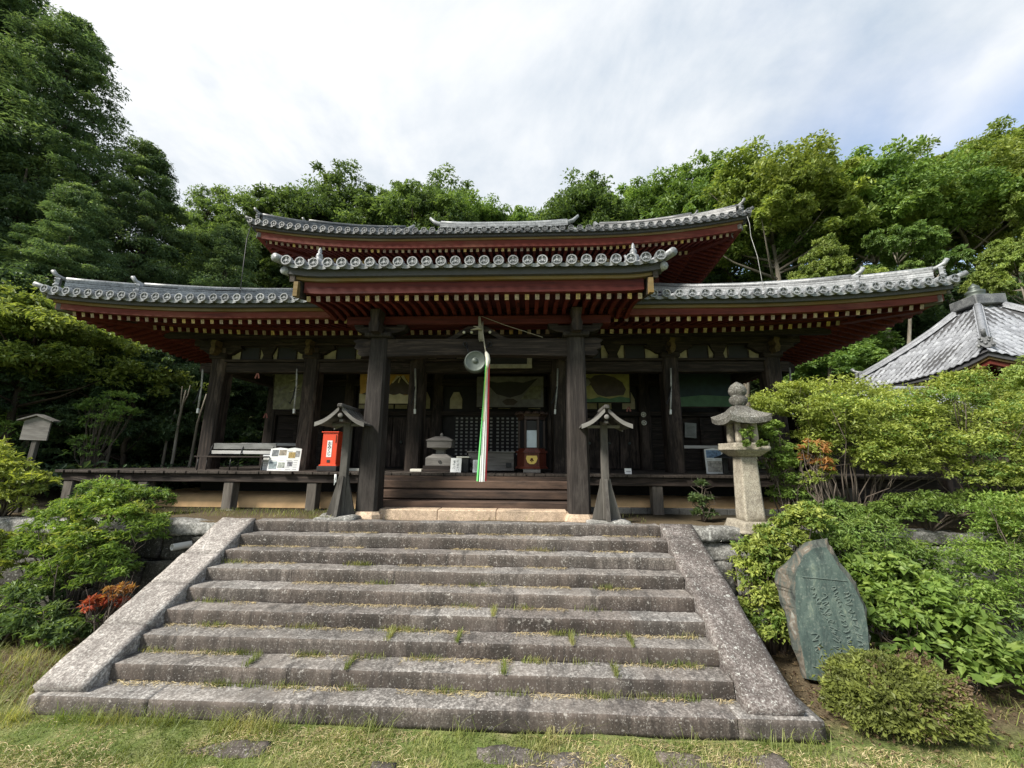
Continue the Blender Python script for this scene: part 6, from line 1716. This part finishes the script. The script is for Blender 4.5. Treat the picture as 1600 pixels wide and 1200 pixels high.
    pads = [(-1.25, 0, 2.25, .55, .5, .22), (-.9, .1, 2.65, .40, .4, .16), (-.35, .2, 2.58, .75, .6, .22), (.45, .2, 2.66, .75, .6, .22), (1.1, .2, 2.45, .7, .6, .22), (-.1, -.4, 2.05, .7, .5, .25), (.6, -.4, 2.0, .85, .6, .28), (1.3, -.3, 2.1, .6, .5, .25), (.2, -.5, 1.6, .7, .5, .25), (.9, -.5, 1.5, .8, .5, .25), (-.55, -.2, 1.75, .5, .4, .2), (.5, -.6, 1.15, .6, .4, .28), (-.6, -.1, 1.35, .4, .35, .25), (1.4, -.6, 1.1, .6, .4, .3)]
    plant('azalea_tree', 'big lime green azalea with tiered leaf pads beside the stone lantern', 'azalea', (6.55, 8.5, 0), pads, [('lf_lime', .062, 36, .45, 26, None), ('lf_bush', .06, 14, .45, 10, (5, 6, 8, 9, 10))], seed=16, spread=.35)
    pads = [(-1.3, 0, 1.75, .7, .55, .25), (-.8, .1, 2.25, .6, .5, .22), (-.2, .1, 2.5, .55, .5, .2), (.5, .2, 2.55, .7, .5, .22), (1.2, .2, 2.3, .7, .5, .22), (1.8, .1, 1.95, .7, .6, .25), (.2, -.3, 2.0, .8, .6, .22), (.9, -.3, 1.75, .8, .5, .22), (-.5, -.3, 1.5, .7, .5, .25), (.3, -.4, 1.25, .8, .5, .25), (1.3, -.4, 1.3, .9, .5, .28), (2.4, .1, 1.5, .8, .6, .3), (.9, -.5, .9, .8, .5, .3), (1.9, -.2, .9, .8, .5, .35), (-.3, -.4, 1.0, .5, .4, .25)]
    plant('maple_shrub', 'sprawling yellow green shrub with dark forked branches right of the azalea', 'shrub', (8.75, 8.0, 0), pads, [('lf_lime', .058, 30, .45, 22, None), ('lf_bright', .055, 18, .45, 16, None)], seed=17, spread=.25)
    plant('green_shrub', 'mid green shrub close against the right side of the stone lantern', 'shrub', (5.12, 8.15, 0), [(0, 0, 1.35, .3, .3, .3), (.05, .05, .95, .4, .35, .35), (.1, 0, .55, .35, .3, .25), (-.1, .1, 1.8, .28, .25, .25)], [('lf_bush', .06, 34, .42, 18, None)], seed=18)
    plant('rusty_nandina', 'small nandina with orange red leaves among the azaleas', 'shrub', (5.55, 7.75, 0), [(-.05, 0, 1.35, .32, .22, .26), (.12, 0, 1.12, .25, .2, .2), (0, 0, .9, .3, .2, .2)], [('lf_orange', .085, 20, .36, 12, (0, 1)), ('lf_lime', .075, 18, .36, 10, None)], seed=19)
    plant('low_dark_shrub', 'low dark green strap leaved plant beside the lantern base', 'plant', (5.5, 8.0, 0), [(0, 0, .22, .42, .3, .22), (.35, .1, .3, .35, .3, .25)], [('lf_back', .16, 30, .22, 12, None)], seed=20)
    plant('wall_top_shrub', 'light green shrub sprawling over the top of the right stone wall', 'shrub', (6.6, 7.75, 0), [(-.4, 0, .2, .55, .35, .25), (.4, 0, .3, .6, .35, .28), (1.2, .1, .35, .7, .4, .3), (2.1, .1, .4, .7, .4, .35), (3.0, .1, .6, .7, .4, .5)], [('lf_bush', .07, 36, .4, 20, None)], seed=21)
    plant('sapling', 'slender dark green sapling on the terrace edge left of the lantern', 'plant', (3.72, 8.75, 0), [(0, 0, .36, .26, .2, .16), (.03, 0, .74, .15, .12, .05), (0, 0, .10, .3, .22, .1)], [('lf_back', .10, 20, .36, 9, None)], seed=22)
    # --- left of the stairs
    plant('nandina_shrub', 'large light green nandina covering the left stone wall', 'shrub', (-7.9, 7.05, -1.7), [(-.25, .2, 1.95, .6, .4, .25), (.3, .2, 1.8, .55, .35, .28), (.75, .25, 1.55, .4, .3, .32), (-.35, 0, 1.4, .5, .35, .38), (.1, -.1, 1.3, .55, .35, .38), (.5, .0, .95, .45, .3, .32), (-.1, -.1, .85, .5, .3, .3), (-.1, .4, 2.2, .5, .3, .14), (-.9, .1, 1.75, .45, .3, .3), (-1.0, 0, 1.2, .45, .3, .35), (-.7, -.05, .75, .45, .3, .3)],
          [('lf_bush', .085, 22, .34, 20, None), ('lf_lime', .08, 12, .34, 12, (0, 1, 3, 4))], seed=31)
    plant('red_nandina', 'small nandina with bright red leaves under the big green one', 'shrub', (-6.85, 6.55, -1.75), [(-.02, 0, .62, .28, .2, .14), (.16, 0, .80, .24, .18, .12)], [('lf_red', .075, 22, .34, 14, (0,)), ('lf_orange', .07, 16, .34, 9, (1,))], seed=32)
    plant('yellow_green_shrub', 'yellow green shrub at the left edge in front of the notice board', 'shrub', (-11.1, 7.9, 0), [(0, 0, .85, .6, .45, .35), (.45, .1, .6, .45, .4, .3), (-.6, 0, 1.0, .7, .5, .45), (.1, -.1, .3, .7, .45, .3)], [('lf_lime', .11, 26, .36, 20, None)], seed=33)
    plant('fern_patch', 'dark fern and seedling patch at the foot of the left wall', 'plant', (-7.9, 6.5, -1.75), [(-.8, .1, .25, .6, .35, .25), (-.1, .1, .3, .6, .35, .28), (.5, 0, .2, .45, .3, .2), (-1.6, .1, .35, .6, .4, .3), (-.6, .3, .6, .5, .25, .25)], [('lf_back', .09, 30, .36, 18, None), ('lf_bush', .08, 8, .36, 8, None)], seed=34)
    plant('edge_shrub', 'small bright shrub at the left frame edge below the wall top', 'shrub', (-9.35, 6.9, -1.7), [(0, 0, .95, .4, .3, .3), (-.3, 0, 1.35, .4, .3, .3), (-.2, -.1, .5, .4, .3, .3)], [('lf_lime', .10, 22, .36, 12, None)], seed=35)
    plant('grey_green_shrub', 'bluish green shrub growing up under the left end of the deck', 'shrub', (-9.3, 8.7, 0), [(0, 0, .35, .6, .35, .28), (.7, .05, .25, .5, .3, .22), (-.7, .1, .4, .5, .35, .3)], [('lf_bright', .09, 26, .36, 18, None)], seed=36)
    plant('rusty_seedling', 'rusty leaved seedling beside a deck post on the left', 'plant', (-9.85, 9.1, 0), [(0, 0, .5, .22, .15, .16)], [('lf_orange', .075, 16, .34, 8, None)], seed=37)
    plant('young_tree', 'slender pale leaved young tree left of the bare stems', 'tree', (-13.6, 11.6, -.05), [(0, 0, 1.5, .6, .5, .4), (.25, 0, 2.3, .6, .5, .4), (.5, .1, 3.0, .5, .4, .35), (.9, 0, 2.6, .4, .35, .25), (-.3, 0, 2.8, .4, .35, .3)], [('lf_bright', .10, 14, .42, 12, None)], seed=41, spread=.15)
    plant('young_tree', 'low light green young tree nearer the notice board', 'tree', (-15.6, 11.0, -.05), [(0, 0, 1.2, .7, .5, .45), (.4, 0, 1.9, .6, .5, .35), (-.5, 0, 2.2, .6, .4, .35)], [('lf_bright', .10, 14, .42, 12, None)], seed=42, spread=.2)
    plant('garden_bush', 'sunlit green bush seen through the open left bay of the hall', 'bush', (-12.2, 17.0, -.05), [(0, 0, 1.0, 1.0, .8, .7), (.5, .2, 1.9, .8, .7, .5), (-.6, 0, 1.6, .8, .6, .5), (1.2, 0, .9, .8, .6, .5)], [('lf_bright', .11, 22, .42, 18, None)], seed=43)
    plant('garden_bush', 'green bush behind the deck at the foot of the bare stems', 'bush', (-12.9, 12.6, -.05), [(0, 0, .5, .7, .5, .4), (-.9, .1, .45, .7, .5, .4), (.8, 0, .5, .6, .5, .4), (-2.0, 0, .6, .8, .5, .5)], [('lf_bush', .09, 20, .4, 16, None)], seed=44)
    # lantern ivy
    plant('ivy', 'small ivy clinging to the fire box and pillar of the stone lantern', 'ivy', (4.22, 7.60, 1.3), [(0, .0, .42, .16, .06, .18), (-.1, -.14, .22, .08, .05, .08), (.17, -.14, .22, .08, .05, .08)], [('lf_bush', .05, 12, .6, 12, None)], twigs=False, seed=38)
    # behind-left undergrowth: a mass nobody could count
    rng = np.random.default_rng(40); C_ = []; Rd = []
    for i in range(2600):
        x, y = rng.uniform(-30, -10.2), rng.uniform(9.6, 30)
        if x > -12.3 and y < 11: continue
        C_.append((x, y, hill(x, y)+.25+rng.random()*.5)); s = rng.uniform(.3, .65); Rd.append((s, s, s*.7))
    for i in range(1800):
        x, y = rng.uniform(9.5, 48), rng.uniform(17.5, 36)
        C_.append((x, y, hill(x, y)+.3+rng.random()*.6)); s = rng.uniform(.4, .8); Rd.append((s, s, s*.8))
    tag(leaves('undergrowth', *clump_leaves(rng, np.array(C_), np.array(Rd), 16, .2, .42), 'lf_dark'), 'mass of dark undergrowth on the slopes beside the hall', 'undergrowth', kind='stuff')
    # grass
    rng = np.random.default_rng(50)
    def blades(name, P, h, w, lean, mat, label, cat):
        n = len(P); a = rng.uniform(0, 6.28, n); dx, dy = np.cos(a), np.sin(a); ln = lean*h*(rng.random(n)+.2)
        S = np.stack([-dy, dx, 0*dx], 1)*(w*.5)[:, None]; D = np.stack([dx, dy, 0*dx], 1); Z = np.array([0, 0, 1.])
        mid = P+D*(ln*.35)[:, None]+Z*(h*.6)[:, None]; tip = P+D*ln[:, None]+Z*(h*.95)[:, None]
        V = np.stack([P-S, P+S, mid+S*.7, mid-S*.7, tip], 1).reshape(-1, 3); i = np.arange(n)*5
        Q = np.concatenate([np.stack([i, i+1, i+2, i+3], 1), np.stack([i+3, i+2, i+4, i+4], 1)])
        me_t = np.repeat(np.clip(.25+.6*np.array([noise.noise(Vector((p[0]*1.4, p[1]*1.4, 3))) for p in P])+.45*rng.random(n), 0, 1), 5)
        Q2 = np.concatenate([Q[:n], np.stack([i+3, i+2, i+4, i+3], 1)])
        me = bpy.data.meshes.new(name); me.vertices.add(len(V)); me.vertices.foreach_set('co', V.astype(np.float32).ravel())
        li = np.concatenate([Q[:n].ravel(), np.stack([i+3, i+2, i+4], 1).ravel()]).astype(np.int32)
        ls = np.concatenate([np.arange(n)*4, n*4+np.arange(n)*3]).astype(np.int32); lt = np.concatenate([np.full(n, 4), np.full(n, 3)]).astype(np.int32)
        me.loops.add(len(li)); me.loops.foreach_set('vertex_index', li); me.polygons.add(2*n); me.polygons.foreach_set('loop_start', ls); me.polygons.foreach_set('loop_total', lt); me.update(calc_edges=True)
        at = me.attributes.new('tint', 'FLOAT', 'POINT'); at.data.foreach_set('value', me_t.astype(np.float32))
        return tag(link(name, me, mat), label, cat, kind='stuff')
    n = 210000; P = np.stack([rng.uniform(-10, 9.5, n), 5.25-rng.random(n)**.8*2.6, np.full(n, -1.83)], 1)
    keep = np.array([noise.noise(Vector((p[0]*1.1, p[1]*1.9, 0)))+.45*noise.noise(Vector((p[0]*4, p[1]*4, 2))) > rng.uniform(-.45, .25) for p in P]); ok = (P[:, 0] < -6.6) | (P[:, 0] > 3.45) | (P[:, 1] < 4.98)
    P = P[keep & ok]; blades('grass', P, rng.uniform(.02, .075, len(P)), rng.uniform(.005, .010, len(P)), 1.3, 'grassblade', 'short mown grass on the ground in front of the stairs', 'grass')
    # taller grass at the foot of the stairs and by the left side stone
    pts = []
    for i in range(420):
        x = rng.uniform(-6.6, 3.4); 
        if noise.noise(Vector((x*1.2, 7, 1))) < (.05 if x > -1.5 else -.25): continue
        for k in range(int(2+10*rng.random()**3)): pts.append((x+rng.normal()*.07, 4.99-abs(rng.normal())*.11, -1.82))
    for i in range(330):
        x = rng.uniform(-6.5, -2.6)
        if noise.noise(Vector((x*1.7, 3, 1))) < -.12: continue
        for k in range(int(3+9*rng.random()**2)): pts.append((x+rng.normal()*.06, 4.98-abs(rng.normal())*.08, -1.82))
    for i in range(900):
        x = rng.uniform(-9.5, -6.2); y = rng.uniform(5.0, 6.6)
        for k in range(6): pts.append((x+rng.normal()*.04, y+rng.normal()*.04, -1.82))
    for i in range(260):
        x = rng.uniform(5.6, 9.5); y = rng.uniform(4.7, 5.9)
        for k in range(6): pts.append((x+rng.normal()*.04, y+rng.normal()*.04, -1.80))
    P = np.array(pts); blades('tall_grass', P, (.05+.20*rng.random(len(P))**2.2), rng.uniform(.004, .008, len(P)), 1.5, 'grassblade', 'taller grass fringing the bottom step and the left bank', 'grass')
    # weeds in the joints of the steps and moss-like tufts on treads
    pts = []
    spots = [(-2.9, 2), (-1.35, 2), (.1, 2), (.5, 3), (-1.9, 3), (-2.1, 2), (1.2, 3), (-3.5, 1), (-4.3, 2), (.95, 4), (-.95, 4), (-3.2, 3), (-.8, 5), (1.6, 2), (2.2, 3), (-5.1, 2), (-4.9, 4), (-3.9, 1), (-.2, 1), (.9, 1), (1.9, 1), (-5.2, 6), (-4.2, 9), (-2.4, 5), (-3.0, 1), (-1.0, 1), (-2.2, 1), (1.5, 1), (-4.6, 3), (-.1, 4), (-2.9, 6), (1.3, 5), (.2, 7), (-1.6, 3), (.7, 2), (2.0, 2), (-3.9, 2)]
    for x, k in spots:
        y = 5.02+.338*k-.03; z = -1.8+.2*k
        for j in range(rng.integers(40, 150)): pts.append((x+rng.normal()*.13, y-abs(rng.normal())*.025, z))
    for x, k in ((-3.6, 2), (-.95, 3), (-.3, 2), (-1.9, 3), (1.1, 2), (.6, 3), (-2.3, 2), (-.5, 4), (1.4, 3)):     # hanging over the nosing in a joint
        for j in range(130): q = rng.random(); pts.append((x+rng.normal()*.018, 5.02+.338*(k-1)+q*.30-.015, -1.8+.2*k))
    for i in range(500):                                                 # terrace edge, left
        x = rng.uniform(-9, 2.5)
        if x < -3.6 or rng.random() < .15:
            for j in range(7): pts.append((x+rng.normal()*.04, 8.2+rng.random()*1.1, -.02))
    P = np.array(pts); blades('weeds', P, rng.uniform(.03, .11, len(P)), rng.uniform(.004, .008, len(P)), .9, 'grassblade', 'tufts of weeds in the joints of the steps', 'weeds')
    # dry straw left lying on the treads and the ground
    n = 9500; k = rng.integers(1, 9, n); x = rng.uniform(SX0+.05, SX1-.05, n)
    y = 5.02+.338*k-.02-np.abs(rng.normal(size=n))*.045; z = -1.8+.2*k+.012+rng.random(n)*.012
    keep = np.array([noise.noise(Vector((a*1.3, kk*3.1, 0))) > -.10 for a, kk in zip(x, k)]); P1 = np.stack([x, y, z], 1)[keep]
    m = 36000; P2 = np.stack([rng.uniform(-9, 9, m), 5.0-rng.random(m)*1.6, np.full(m, -1.815)], 1); kp = np.array([noise.noise(Vector((p[0]*.9, p[1]*2.2, 8))) > -.05 for p in P2]); P2 = P2[kp]
    P2 = P2[(P2[:, 1] < 4.97)]; P2[:, 2] += rng.random(len(P2))*.02
    P = np.concatenate([P1, P2]); n = len(P); A = np.stack([rng.normal(size=n)*1.0, rng.normal(size=n)*.45, rng.normal(size=n)*.18], 1); N = np.stack([rng.normal(size=n)*.3, rng.normal(size=n)*.3, np.ones(n)], 1)
    tag(leaves('dry_straw', P, A, N, rng.uniform(.05, .15, n), rng.uniform(.004, .007, n), rng.random(n), 'straw', droop=.2), 'dry cut grass lying on the treads and ground', 'straw', kind='stuff')
    n = 5200; P = np.stack([rng.uniform(3.15, 9.5, n), rng.uniform(4.5, 7.5, n), np.full(n, -1.80)], 1); P[:, 2] += .10*np.clip(P[:, 0]-3.3, 0, 1)*np.clip(P[:, 1]-5.3, 0, 1)+rng.random(n)*.03
    P = P[(P[:, 1] > 5.0) | (rng.random(n) > .7)]; n = len(P)
    tag(leaves('leaf_litter', P, rng.normal(size=(n, 3))*np.array([1, 1, .3]), np.array([0, 0, 1.])+rng.normal(size=(n, 3))*.4, rng.uniform(.03, .075, n), rng.uniform(.015, .03, n), rng.random(n), 'lf_brown'), 'brown leaf litter on the soil around the clipped bush', 'leaf litter', kind='stuff')
    n = 2600; P = np.stack([rng.uniform(-9.5, -5.9, n), rng.uniform(5.2, 7.4, n), np.full(n, -1.80)], 1)
    tag(leaves('leaf_litter', P, rng.normal(size=(n, 3))*np.array([1, 1, .3]), np.array([0, 0, 1.])+rng.normal(size=(n, 3))*.4, rng.uniform(.03, .07, n), rng.uniform(.015, .03, n), rng.random(n), 'lf_brown'), 'brown leaf litter below the left wall', 'leaf litter', kind='stuff')
    # flat paving stones set in the ground
    g = 'flat paving stones in the grass before the stairs'
    for x, y, w, d, lab in ((-3.25, 4.62, .95, .10, 'long thin paving stone in the grass at the left'), (-1.3, 4.72, .0, .0, ''), (.25, 4.66, 1.6, .12, 'longest paving stone near the bottom step'), (-.85, 4.40, .42, .16, 'small dark paving stone at the bottom frame edge'), (2.0, 4.64, 1.3, .16, 'right hand paving stone below the side stone'), (-1.45, 4.36, .25, .14, 'smallest broken paving stone at the bottom edge'), (.1, 4.38, .5, .14, 'paving stone at the bottom edge right of the small dark one')):
        if w == 0: continue
        mb = MB(); rough_block(mb, x-w/2, x+w/2, y-d, y+d, -1.95, -1.798, seed=int(x*10), amp=.035, b=.03, seg=.08); tag(mb.build('paving_stone', 'riser'), lab, 'paving stone', g)
plants()
